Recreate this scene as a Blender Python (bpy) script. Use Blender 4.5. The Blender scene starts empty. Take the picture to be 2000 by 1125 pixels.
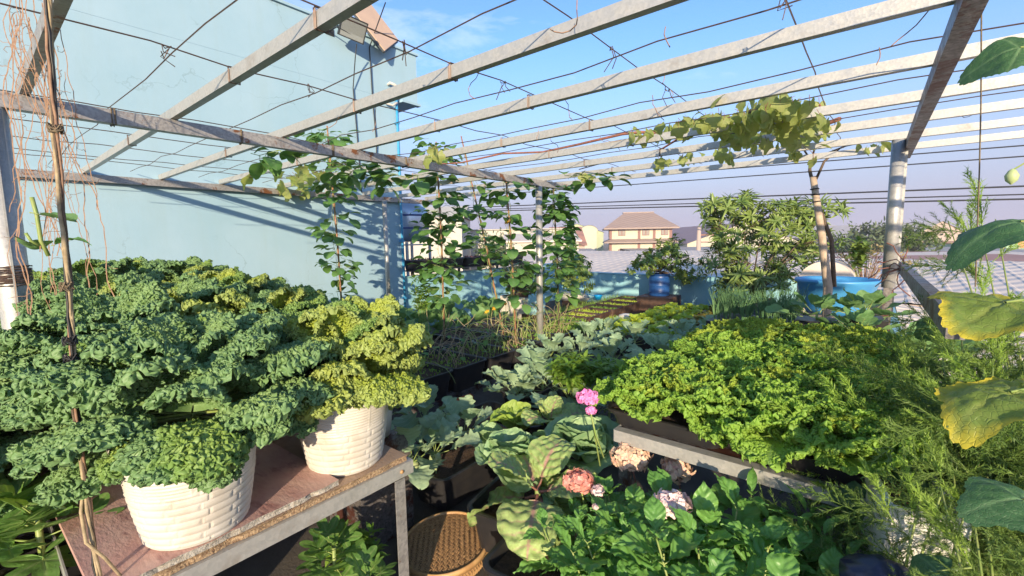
import bpy, math, random
import numpy as np
from mathutils import Matrix, Vector
R = math.radians
rnd = random.Random(7)
S = bpy.context.scene
COL = S.collection

# ------------------------------------------------------------ camera
FPX, HEAD, PITCH, ROLL = 865.0, R(39), R(6.15), R(0.9)
CAM = Vector((0, 0, 1.6))
FW = Vector((-math.sin(HEAD)*math.cos(PITCH), math.cos(HEAD)*math.cos(PITCH), -math.sin(PITCH)))
RT0 = Vector((math.cos(HEAD), math.sin(HEAD), 0))
UP0 = RT0.cross(FW)
RT = RT0*math.cos(ROLL) - UP0*math.sin(ROLL)
UP = RT0*math.sin(ROLL) + UP0*math.cos(ROLL)
cam = bpy.data.objects.new('camera', bpy.data.cameras.new('camera'))
COL.objects.link(cam)
cam.matrix_world = Matrix(((RT.x, UP.x, -FW.x, CAM.x), (RT.y, UP.y, -FW.y, CAM.y), (RT.z, UP.z, -FW.z, CAM.z), (0, 0, 0, 1)))
cam.data.sensor_width = 36
cam.data.lens = 36*FPX/2000
cam.data.clip_start = 0.05
cam.data.clip_end = 3000
S.camera = cam

# ------------------------------------------------------------ light and sky
SUN_TRAVEL = Vector((-0.70, 1.0, -0.275)).normalized()
EL = math.asin(-SUN_TRAVEL.z)
SKY_STRENGTH = 0.14
HAZE_COL = (1.75, 1.72, 2.3, 1)
world = bpy.data.worlds.new('World')
S.world = world
world.use_nodes = True
wn, wl = world.node_tree.nodes, world.node_tree.links
wn.clear()
sky = wn.new('ShaderNodeTexSky')
sky.sky_type = 'NISHITA'
sky.sun_disc = False
sky.sun_elevation = EL
sky.sun_rotation = math.atan2(-SUN_TRAVEL.x, -SUN_TRAVEL.y)
sky.air_density = 1.0
sky.dust_density = 0.6
sky.ozone_density = 4.2
bg = wn.new('ShaderNodeBackground')
bg.inputs['Strength'].default_value = SKY_STRENGTH
wo = wn.new('ShaderNodeOutputWorld')
geo = wn.new('ShaderNodeTexCoord')
mp = wn.new('ShaderNodeMapping')
mp.inputs['Scale'].default_value = (1.3, 1.3, 5.0)
nz = wn.new('ShaderNodeTexNoise')
nz.inputs['Scale'].default_value = 2.3
nz.inputs['Detail'].default_value = 9
nz.inputs['Roughness'].default_value = 0.62
nz.inputs['Distortion'].default_value = 0.3
wl.new(geo.outputs['Generated'], mp.inputs['Vector'])
wl.new(mp.outputs[0], nz.inputs['Vector'])
cr = wn.new('ShaderNodeMapRange')
cr.inputs['From Min'].default_value = 0.56
cr.inputs['From Max'].default_value = 0.9
cr.inputs['To Max'].default_value = 0.5
cr.clamp = True
wl.new(nz.outputs['Fac'], cr.inputs['Value'])
sep = wn.new('ShaderNodeSeparateXYZ')
wl.new(geo.outputs['Generated'], sep.inputs[0])
czr = wn.new('ShaderNodeMapRange')
czr.inputs['From Min'].default_value = 0.16
czr.inputs['From Max'].default_value = 0.34
wl.new(sep.outputs[2], czr.inputs['Value'])
cmul = wn.new('ShaderNodeMath')
cmul.operation = 'MULTIPLY'
wl.new(cr.outputs[0], cmul.inputs[0])
wl.new(czr.outputs[0], cmul.inputs[1])
cmix = wn.new('ShaderNodeMix')
cmix.data_type = 'RGBA'
cmix.inputs['B'].default_value = (5.5, 5.2, 5.4, 1)
wl.new(cmul.outputs[0], cmix.inputs['Factor'])
# pale lavender haze band low over the horizon, all round
hzr = wn.new('ShaderNodeMapRange')
hzr.interpolation_type = 'SMOOTHSTEP'
hzr.inputs['From Min'].default_value = 0.0
hzr.inputs['From Max'].default_value = 0.42
hzr.inputs['To Min'].default_value = 1.0
hzr.inputs['To Max'].default_value = 0.0
wl.new(sep.outputs[2], hzr.inputs['Value'])
hmix = wn.new('ShaderNodeMix')
hmix.data_type = 'RGBA'
hmix.inputs['B'].default_value = HAZE_COL
wl.new(hzr.outputs[0], hmix.inputs['Factor'])
wl.new(sky.outputs[0], hmix.inputs['A'])
wl.new(hmix.outputs['Result'], cmix.inputs['A'])
wl.new(cmix.outputs['Result'], bg.inputs['Color'])
wl.new(bg.outputs[0], wo.inputs['Surface'])

sun = bpy.data.objects.new('sun', bpy.data.lights.new('sun', 'SUN'))
COL.objects.link(sun)
sun.data.energy = 3.3
sun.data.angle = R(0.6)
sun.data.color = (1.0, 0.82, 0.57)
sun.rotation_euler = SUN_TRAVEL.to_track_quat('-Z', 'Y').to_euler()
S.view_settings.view_transform = 'Standard'
S.view_settings.look = 'None'
S.view_settings.exposure = 1.19
S.view_settings.gamma = 1
S.view_settings.use_curve_mapping = False
S.cycles.max_bounces = 6
S.cycles.transparent_max_bounces = 6
S.cycles.use_denoising = True

# pixel of the 2000-wide photograph -> point on a world plane
def ray(px, py):
    return FW + RT*((px-1000)/FPX) + UP*((562.5-py)/FPX)
def gz(px, py, z):
    d = ray(px, py); return CAM + d*((z-CAM.z)/d.z)
def gx(px, py, x):
    d = ray(px, py); return CAM + d*(x/d.x)
def gy(px, py, y):
    d = ray(px, py); return CAM + d*(y/d.y)
def gd(px, py, depth):
    return CAM + ray(px, py)*depth

# ------------------------------------------------------------ materials
def new_mat(name):
    m = bpy.data.materials.new(name); m.use_nodes = True
    nt = m.node_tree; nt.nodes.clear()
    out = nt.nodes.new('ShaderNodeOutputMaterial')
    return m, nt, out
def node(nt, typ, ins=None, **kw):
    n = nt.nodes.new(typ)
    for k, v in kw.items(): setattr(n, k, v)
    for k, v in (ins or {}).items():
        s = n.inputs[k]
        if hasattr(v, 'links') or isinstance(v, bpy.types.NodeSocket): nt.links.new(v, s)
        else: s.default_value = v
    return n
def c4(c): return (c[0], c[1], c[2], 1)
def mixc(nt, f, a, b, bt='MIX'):
    n = nt.nodes.new('ShaderNodeMix'); n.data_type = 'RGBA'; n.blend_type = bt
    for k, v in (('Factor', f), ('A', a), ('B', b)):
        s = [i for i in n.inputs if i.name == k and (k == 'Factor' and i.type == 'VALUE' or k != 'Factor' and i.type == 'RGBA')][0]
        if isinstance(v, bpy.types.NodeSocket): nt.links.new(v, s)
        else: s.default_value = v if k == 'Factor' else c4(v)
    return [o for o in n.outputs if o.type == 'RGBA'][0]
def noise(nt, scale, detail=4, rough=0.55, vec=None, dist=0):
    n = node(nt, 'ShaderNodeTexNoise', {'Scale': scale, 'Detail': detail, 'Roughness': rough, 'Distortion': dist})
    if vec is not None: nt.links.new(vec, n.inputs['Vector'])
    return n.outputs['Fac']
def ramp(nt, f, lo, hi, a=0.0, b=1.0):
    n = node(nt, 'ShaderNodeMapRange', {'Value': f, 'From Min': lo, 'From Max': hi, 'To Min': a, 'To Max': b})
    return n.outputs[0]
def objvec(nt, scale=(1, 1, 1)):
    tc = nt.nodes.new('ShaderNodeTexCoord')
    return node(nt, 'ShaderNodeMapping', {'Vector': tc.outputs['Object'], 'Scale': scale}).outputs[0]
def worldvec(nt, scale=(1, 1, 1)):
    g = nt.nodes.new('ShaderNodeNewGeometry')
    return node(nt, 'ShaderNodeMapping', {'Vector': g.outputs['Position'], 'Scale': scale}).outputs[0]

def surf(name, c1, c2=None, scale=8, rough=0.6, metal=0.0, bump=0.0, bscale=40, lo=0.35, hi=0.65, c3=None, s3=3, lo3=0.55, hi3=0.75, vs=(1, 1, 1), world_space=True, spec=0.5, detail=5):
    m, nt, out = new_mat(name)
    v = worldvec(nt, vs) if world_space else objvec(nt, vs)
    col = None
    if c2:
        col = mixc(nt, ramp(nt, noise(nt, scale, detail, 0.6, v), lo, hi), c1, c2)
    if c3:
        col = mixc(nt, ramp(nt, noise(nt, s3, 6, 0.65, v), lo3, hi3), col if col else c1, c3)
    b = node(nt, 'ShaderNodeBsdfPrincipled', {'Roughness': rough, 'Metallic': metal, 'Specular IOR Level': spec})
    if col: nt.links.new(col, b.inputs['Base Color'])
    else: b.inputs['Base Color'].default_value = c4(c1)
    if bump:
        bp = node(nt, 'ShaderNodeBump', {'Strength': bump, 'Distance': 0.01, 'Height': noise(nt, bscale, 5, 0.6, v)})
        nt.links.new(bp.outputs[0], b.inputs['Normal'])
    nt.links.new(b.outputs[0], out.inputs[0])
    return m

def leafmat(name, c1, c2, vein, tip=None, trans=0.25, rough=0.5, blotch=None, bl=(0.58, 0.7), nscale=14, vamt=0.8, bump=0.25, spec=0.4, tlo=0.35, net=0):
    m, nt, out = new_mat(name)
    oi = nt.nodes.new('ShaderNodeObjectInfo')
    v = objvec(nt)
    f = node(nt, 'ShaderNodeMath', {0: oi.outputs['Random'], 1: ramp(nt, noise(nt, nscale, 3, 0.6, v), 0.3, 0.7)}, operation='ADD').outputs[0]
    f = node(nt, 'ShaderNodeMath', {0: f, 1: 0.5}, operation='MULTIPLY').outputs[0]
    col = mixc(nt, f, c1, c2)
    if tip:
        at = node(nt, 'ShaderNodeAttribute', attribute_name='edge').outputs['Fac']
        col = mixc(nt, ramp(nt, at, tlo, 1.0), col, tip)
    if blotch:
        col = mixc(nt, ramp(nt, noise(nt, 22, 5, 0.7, v), *bl), col, blotch)
    va = node(nt, 'ShaderNodeAttribute', attribute_name='vein').outputs['Fac']
    vf = node(nt, 'ShaderNodeMath', {0: va, 1: vamt}, operation='MULTIPLY').outputs[0]
    col = mixc(nt, vf, col, vein)
    b = node(nt, 'ShaderNodeBsdfPrincipled', {'Base Color': col, 'Roughness': rough, 'Specular IOR Level': spec})
    if bump:
        bp = node(nt, 'ShaderNodeBump', {'Strength': bump, 'Distance': 0.004, 'Height': noise(nt, 120, 3, 0.6, v)})
        nt.links.new(bp.outputs[0], b.inputs['Normal'])
    if net:
        vo = node(nt, 'ShaderNodeTexVoronoi', {'Vector': v, 'Scale': net}, feature='DISTANCE_TO_EDGE')
        ed = ramp(nt, vo.outputs['Distance'], 0.0, 0.09)
        b2 = node(nt, 'ShaderNodeBump', {'Strength': 0.45, 'Distance': 0.002, 'Height': ed})
        nt.links.new(b2.outputs[0], b.inputs['Normal'])
        c2_ = mixc(nt, ramp(nt, ed, 0, 1, 0.13, 0), col, vein); nt.links.new(c2_, b.inputs['Base Color']); col = c2_
    tc = mixc(nt, 0.5, col, (c2[0]*1.6+0.05, c2[1]*1.5+0.05, c2[2]*0.5))
    t = node(nt, 'ShaderNodeBsdfTranslucent', {'Color': tc})
    mx = node(nt, 'ShaderNodeMixShader', {0: trans, 1: b.outputs[0], 2: t.outputs[0]})
    nt.links.new(mx.outputs[0], out.inputs[0])
    return m

def galv(name, c1=(0.50, 0.50, 0.50), c2=(0.36, 0.37, 0.38), rust=0.66, stain=(0.22, 0.09, 0.04)):
    m, nt, out = new_mat(name)
    v = worldvec(nt)
    vo = node(nt, 'ShaderNodeTexVoronoi', {'Vector': v, 'Scale': 90})
    col = mixc(nt, ramp(nt, vo.outputs['Color'], 0.2, 0.9), c1, c2)
    col = mixc(nt, ramp(nt, noise(nt, 9, 5, 0.7, v), 0.56, 0.8), col, (0.36, 0.32, 0.28))
    col = mixc(nt, ramp(nt, noise(nt, 5, 8, 0.75, v), rust, rust+0.05), col, stain)
    b = node(nt, 'ShaderNodeBsdfPrincipled', {'Base Color': col, 'Roughness': ramp(nt, noise(nt, 25, 4, 0.6, v), 0.3, 0.7, 0.38, 0.62), 'Metallic': 0.45})
    bp = node(nt, 'ShaderNodeBump', {'Strength': 0.15, 'Distance': 0.002, 'Height': vo.outputs['Distance']})
    nt.links.new(bp.outputs[0], b.inputs['Normal'])
    nt.links.new(b.outputs[0], out.inputs[0])
    return m

M = {}
M['galv'] = galv('galvanised_steel', (0.50, 0.49, 0.47), (0.42, 0.42, 0.41), .68)
M['galv_rusty'] = galv('rusty_galvanised_steel', (0.42, 0.40, 0.39), (0.28, 0.27, 0.27), 0.56)
M['galv_dark'] = galv('dark_weathered_steel', (0.22, 0.20, 0.20), (0.11, 0.10, 0.10), 0.52, (0.10, 0.04, 0.03))
M['wire'] = surf('binding_wire', (0.10, 0.08, 0.07), (0.16, 0.10, 0.08), 60, 0.5, 0.4)
M['cable'] = surf('black_cable', (0.02, 0.02, 0.022), rough=0.5)
M['stem_dry'] = surf('dried_stem', (0.36, 0.22, 0.14), (0.22, 0.13, 0.09), 60, 0.85)
M['stem_pale'] = surf('pale_dried_stem', (0.46, 0.36, 0.22), (0.26, 0.20, 0.12), 50, 0.85)
M['twine'] = surf('old_twine', (0.22, 0.17, 0.11), (0.12, 0.09, 0.06), 80, 0.9)
M['vine_red'] = surf('reddish_vine_bark', (0.33, 0.12, 0.08), (0.16, 0.08, 0.06), 40, 0.7)
M['stem_green'] = surf('green_stem', (0.20, 0.30, 0.07), (0.32, 0.36, 0.12), 30, 0.5)
M['bamboo'] = surf('bamboo_pole', (0.42, 0.22, 0.12), (0.26, 0.13, 0.08), 14, 0.6, vs=(1, 1, 4))
M['pale_pole'] = surf('pale_peeled_pole', (0.55, 0.43, 0.32), (0.36, 0.27, 0.2), 12, 0.7)
M['bark'] = surf('tree_bark', (0.16, 0.11, 0.08), (0.09, 0.07, 0.05), 30, 0.9, bump=0.6, bscale=60)
M['black_plastic'] = surf('black_tray_plastic', (0.018, 0.018, 0.022), (0.03, 0.028, 0.028), 12, 0.38, c3=(0.06, 0.045, 0.035), s3=7, lo3=0.62, hi3=0.88)
M['brown_plastic'] = surf('muddy_tray_plastic', (0.11, 0.06, 0.04), (0.05, 0.03, 0.025), 9, 0.6)
M['soil'] = surf('potting_soil', (0.045, 0.028, 0.02), (0.10, 0.06, 0.04), 60, 0.95, bump=1.0, bscale=90)
M['white_pot'] = surf('white_woven_plastic', (0.66, 0.62, 0.57), (0.58, 0.54, 0.48), 10, 0.45, c3=(0.45, 0.36, 0.27), s3=5, lo3=0.52, hi3=0.95, world_space=False)
M['particle'] = surf('particle_board', (0.46, 0.33, 0.24), (0.34, 0.23, 0.16), 6, 0.75, c3=(0.17, 0.10, 0.07), s3=3.5, lo3=0.5, hi3=0.7, bump=0.4, bscale=120)
M['particle_edge'] = surf('particle_board_edge', (0.50, 0.36, 0.22), (0.20, 0.12, 0.07), 130, 0.9, bump=1.0, bscale=150, detail=3)
M['pink_board'] = surf('pink_melamine_board', (0.55, 0.36, 0.31), (0.47, 0.27, 0.24), 9, 0.55, c3=(0.22, 0.09, 0.09), s3=7, lo3=0.56, hi3=0.72, vs=(1, 2.2, 1), bump=0.3)
M['pale_board'] = surf('grey_board_edge', (0.50, 0.47, 0.42), (0.32, 0.28, 0.23), 60, 0.85, bump=0.9, bscale=120)
M['rattan'] = surf('woven_bamboo', (0.47, 0.28, 0.13), (0.33, 0.18, 0.08), 60, 0.6)
M['rattan_rim'] = surf('bamboo_rim', (0.55, 0.34, 0.15), (0.40, 0.22, 0.09), 20, 0.5)
M['blue_plastic'] = surf('blue_drum_plastic', (0.012, 0.06, 0.22), (0.02, 0.09, 0.30), 6, 0.4)
M['light_blue'] = surf('bright_blue_plastic', (0.01, 0.32, 0.72), rough=0.35)
M['tub_blue'] = surf('blue_tub_plastic', (0.05, 0.26, 0.58), (0.08, 0.33, 0.62), 5, 0.4)
M['blue_pipe'] = surf('blue_pvc_pipe', (0.04, 0.32, 0.62), (0.08, 0.36, 0.60), 8, 0.4)
M['orange'] = surf('orange_clay', (0.55, 0.13, 0.03), (0.40, 0.10, 0.03), 20, 0.7)
M['white_paint'] = surf('white_foam', (0.78, 0.78, 0.76), (0.68, 0.66, 0.62), 10, 0.7)
M['glass_grey'] = surf('floodlight_glass', (0.30, 0.32, 0.32), rough=0.25, bump=0.3, bscale=300)
M['dark_metal'] = surf('dark_grey_metal', (0.05, 0.055, 0.06), rough=0.45, metal=0.3)
M['panel_back'] = surf('solar_panel_backsheet', (0.62, 0.44, 0.32), (0.56, 0.40, 0.30), 4, 0.55)
M['stainless'] = surf('stainless_tank', (0.55, 0.56, 0.6), rough=0.3, metal=0.8)
M['logo'] = surf('dark_blue_print', (0.05, 0.07, 0.2), rough=0.5)
M['concrete'] = surf('concrete_deck', (0.12, 0.105, 0.09), (0.07, 0.06, 0.05), 3, 0.9, bump=0.4, bscale=50, c3=(0.20, 0.17, 0.13), s3=1.5)
M['pale_concrete'] = surf('pale_concrete_deck', (0.42, 0.40, 0.37), (0.32, 0.30, 0.28), 3, 0.9, bump=0.4, bscale=50)
M['petal_pink'] = surf('pink_petals', (0.75, 0.16, 0.48), (0.85, 0.35, 0.62), 60, 0.6)
M['petal_salmon'] = surf('salmon_petals', (0.66, 0.22, 0.18), (0.75, 0.40, 0.34), 60, 0.6)
M['petal_cream'] = surf('cream_petals', (0.70, 0.55, 0.38), (0.72, 0.42, 0.34), 50, 0.6)
M['petal_pale'] = surf('pale_pink_petals', (0.75, 0.50, 0.52), (0.80, 0.68, 0.64), 50, 0.6)
M['petal_yellow'] = surf('yellow_petals', (0.85, 0.55, 0.03), (0.9, 0.4, 0.02), 40, 0.6)
M['red_fruit'] = surf('orange_berry', (0.7, 0.22, 0.04), rough=0.4)
M['kohlrabi'] = surf('kohlrabi_skin', (0.38, 0.48, 0.20), (0.45, 0.52, 0.28), 20, 0.5)

def wallmat():
    m, nt, out = new_mat('pale_blue_wall_paint')
    v = worldvec(nt)
    col = mixc(nt, ramp(nt, noise(nt, 1.2, 6, 0.6, v), 0.35, 0.7), (0.32, 0.49, 0.60), (0.37, 0.53, 0.64))
    w = node(nt, 'ShaderNodeTexVoronoi', {'Vector': node(nt, 'ShaderNodeVectorMath', {0: v, 1: node(nt, 'ShaderNodeTexNoise', {'Vector': v, 'Scale': 2.0, 'Detail': 6}).outputs['Color']}, operation='ADD').outputs[0], 'Scale': 0.75}, feature='DISTANCE_TO_EDGE')
    crack = ramp(nt, w.outputs['Distance'], 0.0, 0.006, 1, 0)
    gate = ramp(nt, noise(nt, 0.9, 2, 0.5, v), 0.48, 0.6)
    cf = node(nt, 'ShaderNodeMath', {0: crack, 1: gate}, operation='MULTIPLY').outputs[0]
    cf = node(nt, 'ShaderNodeMath', {0: cf, 1: 0.6}, operation='MULTIPLY').outputs[0]
    col = mixc(nt, cf, col, (0.20, 0.30, 0.34))
    st = ramp(nt, noise(nt, 1.0, 7, 0.7, worldvec(nt, (3, 3, 0.35))), 0.5, 0.8, 0, 0.5)
    col = mixc(nt, st, col, (0.33, 0.46, 0.50))
    b = node(nt, 'ShaderNodeBsdfPrincipled', {'Base Color': col, 'Roughness': 0.75})
    bp = node(nt, 'ShaderNodeBump', {'Strength': 0.2, 'Distance': 0.01, 'Height': noise(nt, 8, 6, 0.7, v)})
    nt.links.new(bp.outputs[0], b.inputs['Normal'])
    nt.links.new(b.outputs[0], out.inputs[0])
    return m
M['wall'] = wallmat()
M['wall_deep'] = surf('blue_parapet_paint', (0.24, 0.50, 0.60), (0.36, 0.60, 0.66), 2.5, 0.75, bump=0.3, bscale=20)

M['kale'] = leafmat('kale_blue_green', (0.125, 0.235, 0.085), (0.25, 0.38, 0.125), (0.30, 0.44, 0.20), tip=(0.17, 0.30, 0.12), trans=0.16)
M['kale_g'] = leafmat('kale_mid_green', (0.18, 0.30, 0.06), (0.32, 0.44, 0.09), (0.28, 0.42, 0.15), tip=(0.17, 0.30, 0.08), trans=0.2)
M['kale_y'] = leafmat('kale_sunlit_yellow', (0.27, 0.38, 0.05), (0.52, 0.57, 0.08), (0.40, 0.50, 0.18), tip=(0.34, 0.43, 0.13), trans=0.25)  # yellower copy of the kale green: sunlight put into the leaf colour
M['lettuce'] = leafmat('frilly_lettuce', (0.24, 0.45, 0.06), (0.44, 0.62, 0.10), (0.34, 0.54, 0.18), tip=(0.34, 0.56, 0.10), trans=0.45)
M['lettuce_y'] = leafmat('yellow_lettuce', (0.36, 0.54, 0.06), (0.60, 0.64, 0.07), (0.45, 0.55, 0.2), tip=(0.36, 0.50, 0.07), trans=0.35)
M['red_lettuce'] = leafmat('red_lettuce', (0.07, 0.02, 0.03), (0.13, 0.035, 0.045), (0.10, 0.09, 0.04), trans=0.15)
M['bronze_lettuce'] = leafmat('bronze_lettuce', (0.18, 0.26, 0.05), (0.34, 0.20, 0.06), (0.3, 0.35, 0.1), trans=0.25)
M['brassica'] = leafmat('grey_green_brassica', (0.19, 0.32, 0.20), (0.38, 0.49, 0.29), (0.46, 0.56, 0.40), trans=0.18, rough=0.55, spec=0.3)
M['cabbage'] = leafmat('blue_green_cabbage', (0.21, 0.38, 0.21), (0.38, 0.52, 0.24), (0.48, 0.56, 0.38), trans=0.2, rough=0.5)
M['cabbage_y'] = leafmat('yellow_green_cabbage', (0.22, 0.36, 0.06), (0.38, 0.48, 0.10), (0.52, 0.60, 0.30), trans=0.25)
M['mustard'] = leafmat('mottled_red_veined_leaf', (0.27, 0.42, 0.13), (0.42, 0.54, 0.19), (0.50, 0.10, 0.24), blotch=(0.22, 0.31, 0.10), bl=(0.54, 0.66), trans=0.18, net=90)
M['hydrangea'] = leafmat('hydrangea_leaf', (0.08, 0.23, 0.05), (0.20, 0.40, 0.09), (0.24, 0.42, 0.14), trans=0.25, rough=0.38)
M['squash'] = leafmat('squash_leaf', (0.10, 0.23, 0.08), (0.21, 0.36, 0.13), (0.20, 0.32, 0.14), trans=0.2, rough=0.55)
M['bigleaf'] = leafmat('dark_big_leaf', (0.045, 0.12, 0.05), (0.07, 0.17, 0.07), (0.20, 0.33, 0.16), trans=0.2, rough=0.5, net=75)
M['bigleaf_y'] = leafmat('yellowing_big_leaf', (0.10, 0.19, 0.05), (0.20, 0.28, 0.06), (0.30, 0.34, 0.10), tip=(0.66, 0.54, 0.05), trans=0.3, tlo=0.6, nscale=8, net=75, blotch=(0.12, 0.17, 0.05), bl=(0.62, 0.66))
M['fig'] = leafmat('fig_leaf', (0.09, 0.21, 0.05), (0.18, 0.34, 0.07), (0.32, 0.40, 0.16), trans=0.25, rough=0.5)
M['bean'] = leafmat('bean_leaf', (0.06, 0.17, 0.05), (0.17, 0.33, 0.08), (0.14, 0.26, 0.10), trans=0.25)
M['grape'] = leafmat('grape_leaf', (0.22, 0.32, 0.08), (0.42, 0.44, 0.16), (0.42, 0.42, 0.20), trans=0.45, blotch=(0.36, 0.26, 0.11), bl=(0.62, 0.72))
M['tree'] = leafmat('glossy_tree_leaf', (0.09, 0.17, 0.045), (0.24, 0.32, 0.08), (0.3, 0.38, 0.12), tip=(0.30, 0.38, 0.10), trans=0.2, rough=0.35)
M['citrus'] = leafmat('citrus_leaf', (0.11, 0.22, 0.06), (0.32, 0.40, 0.09), (0.2, 0.28, 0.1), trans=0.2, rough=0.4)
M['basil'] = leafmat('bright_small_leaf', (0.12, 0.26, 0.035), (0.26, 0.40, 0.06), (0.25, 0.38, 0.1), trans=0.3)
M['asparagus'] = leafmat('asparagus_fern', (0.09, 0.17, 0.035), (0.18, 0.27, 0.06), (0.2, 0.3, 0.1), trans=0.2, bump=0)
M['asparagus_tip'] = leafmat('young_asparagus_fern', (0.22, 0.38, 0.05), (0.34, 0.48, 0.10), (0.2, 0.3, 0.1), trans=0.3, bump=0)
M['rosemary'] = leafmat('rosemary', (0.05, 0.10, 0.05), (0.11, 0.17, 0.07), (0.1, 0.1, 0.1), trans=0.1, bump=0)
M['onion'] = leafmat('onion_blades', (0.10, 0.24, 0.10), (0.20, 0.34, 0.14), (0.1, 0.1, 0.1), trans=0.2, bump=0)
M['far_tree'] = leafmat('far_tree_leaf', (0.07, 0.11, 0.06), (0.13, 0.17, 0.08), (0.1, 0.1, 0.1), trans=0.15, bump=0)
M['dry_leaf'] = leafmat('dry_leaf', (0.30, 0.24, 0.12), (0.42, 0.34, 0.18), (0.3, 0.2, 0.1), trans=0.2)
# ------------------------------------------------------------ mesh building
def mesh_np(name, V, F, mats, matidx=None, smooth=True, attrs=None):
    me = bpy.data.meshes.new(name)
    V = np.asarray(V, np.float32)
    me.from_pydata(V.tolist(), [], F if isinstance(F, list) else F.tolist())
    for m in mats: me.materials.append(m)
    if matidx is not None: me.polygons.foreach_set('material_index', np.asarray(matidx, np.int32))
    if smooth: me.polygons.foreach_set('use_smooth', np.ones(len(me.polygons), bool))
    for k, a in (attrs or {}).items():
        at = me.attributes.new(k, 'FLOAT', 'POINT'); at.data.foreach_set('value', np.asarray(a, np.float32))
    me.update()
    return me

class MB:
    def __init__(self): self.V = []; self.F = []; self.mi = []; self.sm = []; self.at = []
    def add(self, V, F, mi=0, sm=False, edge=0.0):
        o = len(self.V); self.V += [tuple(v) for v in V]
        self.F += [tuple(i+o for i in f) for f in F]; self.mi += [mi]*len(F); self.sm += [sm]*len(F)
        self.at += [edge]*len(V)
        return self
    def box(self, x0, x1, y0, y1, z0, z1, mi=0, mat=None):
        v = [(x0,y0,z0),(x1,y0,z0),(x1,y1,z0),(x0,y1,z0),(x0,y0,z1),(x1,y0,z1),(x1,y1,z1),(x0,y1,z1)]
        if mat: v = [mat @ Vector(p) for p in v]
        return self.add(v, [(0,3,2,1),(4,5,6,7),(0,1,5,4),(1,2,6,5),(2,3,7,6),(3,0,4,7)], mi)
    def tube(self, pts, r, n=6, mi=0, cap=True, closed=False):
        pts = [Vector(p) for p in pts]; k = len(pts)
        rr = r if isinstance(r, (list, tuple)) else [r]*k
        V = []; u = None
        for i, p in enumerate(pts):
            t = (pts[min(i+1, k-1)] - pts[max(i-1, 0)])
            if t.length < 1e-9: t = Vector((0, 0, 1))
            t.normalize()
            if u is None:
                a = Vector((0, 0, 1)) if abs(t.z) < 0.9 else Vector((1, 0, 0))
                u = t.cross(a).normalized()
            else:
                u = (u - t*u.dot(t))
                u = u.normalized() if u.length > 1e-6 else t.orthogonal().normalized()
            w = t.cross(u)
            for j in range(n):
                a = 2*math.pi*j/n
                V.append(p + (u*math.cos(a) + w*math.sin(a))*rr[i])
        F = [(i*n+j, i*n+(j+1) % n, (i+1)*n+(j+1) % n, (i+1)*n+j) for i in range(k-1) for j in range(n)]
        if cap: F += [tuple(reversed(range(n))), tuple((k-1)*n+j for j in range(n))]
        return self.add(V, F, mi, n > 4)
    def bar(self, a, b, w, h, mi=0):
        a = Vector(a); b = Vector(b); t = (b-a).normalized()
        up = Vector((0, 0, 1)) if abs(t.z) < 0.95 else Vector((0, 1, 0))
        s = t.cross(up).normalized(); u = s.cross(t)
        v = [p + s*(i*w/2) + u*(j*h/2) for p in (a, b) for i, j in ((-1,-1),(1,-1),(1,1),(-1,1))]
        return self.add(v, [(0,1,2,3),(7,6,5,4),(0,4,5,1),(1,5,6,2),(2,6,7,3),(3,7,4,0)], mi)
    def lathe(self, prof, n=24, mi=0, c=(0, 0, 0), sx=1, sy=1, sm=True):
        V = [(c[0]+r*sx*math.cos(2*math.pi*j/n), c[1]+r*sy*math.sin(2*math.pi*j/n), c[2]+z) for r, z in prof for j in range(n)]
        F = [(i*n+j, i*n+(j+1) % n, (i+1)*n+(j+1) % n, (i+1)*n+j) for i in range(len(prof)-1) for j in range(n)]
        return self.add(V, F, mi, sm)
    def blob(self, c, r, n=6, mi=0):
        return self.lathe([(r*math.sin(math.pi*i/4)+1e-5, -r*math.cos(math.pi*i/4)) for i in range(5)], n, mi, c)
    def mesh(self, name, mats):
        me = bpy.data.meshes.new(name)
        me.from_pydata(self.V, [], self.F)
        for m in (mats if isinstance(mats, (list, tuple)) else [mats]): me.materials.append(m)
        me.polygons.foreach_set('material_index', self.mi)
        me.polygons.foreach_set('use_smooth', self.sm)
        if any(self.at):
            a = me.attributes.new('edge', 'FLOAT', 'POINT'); a.data.foreach_set('value', self.at)
        me.update()
        return me
    def build(self, name, mats, parent=None, loc=None):
        return put(name, self.mesh(name, mats), parent, Matrix.Translation(loc) if loc is not None else None)

def put(name, mesh, parent=None, mx=None):
    o = bpy.data.objects.new(name, mesh); COL.objects.link(o)
    if parent is not None: o.parent = parent
    if mx is not None: o.matrix_basis = mx
    return o
def tag(o, label=None, cat=None, group=None, kind=None):
    if label: o['label'] = label
    if cat: o['category'] = cat
    if group: o['group'] = group
    if kind: o['kind'] = kind
    return o
def thing(name, label, cat, loc=(0, 0, 0), rz=0, group=None):
    o = bpy.data.objects.new(name, None); COL.objects.link(o)
    o.location = loc; o.rotation_euler = (0, 0, rz); o.empty_display_size = 0.05
    return tag(o, label, cat, group)
def TRS(loc=(0, 0, 0), rz=0, rx=0, s=1, ry=0):
    return Matrix.Translation(loc) @ Matrix.Rotation(rz, 4, 'Z') @ Matrix.Rotation(rx, 4, 'X') @ Matrix.Rotation(ry, 4, 'Y') @ Matrix.Scale(s, 4)

def fnoise(rs, P, freq, n=14):
    """sum of random plane waves: smooth, vectorised noise in about -1..1"""
    out = np.zeros(P.shape[:-1])
    for _ in range(n):
        k = rs.normal(size=P.shape[-1]); k /= np.linalg.norm(k); k *= freq*rs.uniform(0.6, 1.5)
        out += np.sin(P @ k + rs.uniform(0, 6.28))
    return out/math.sqrt(n)

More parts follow.
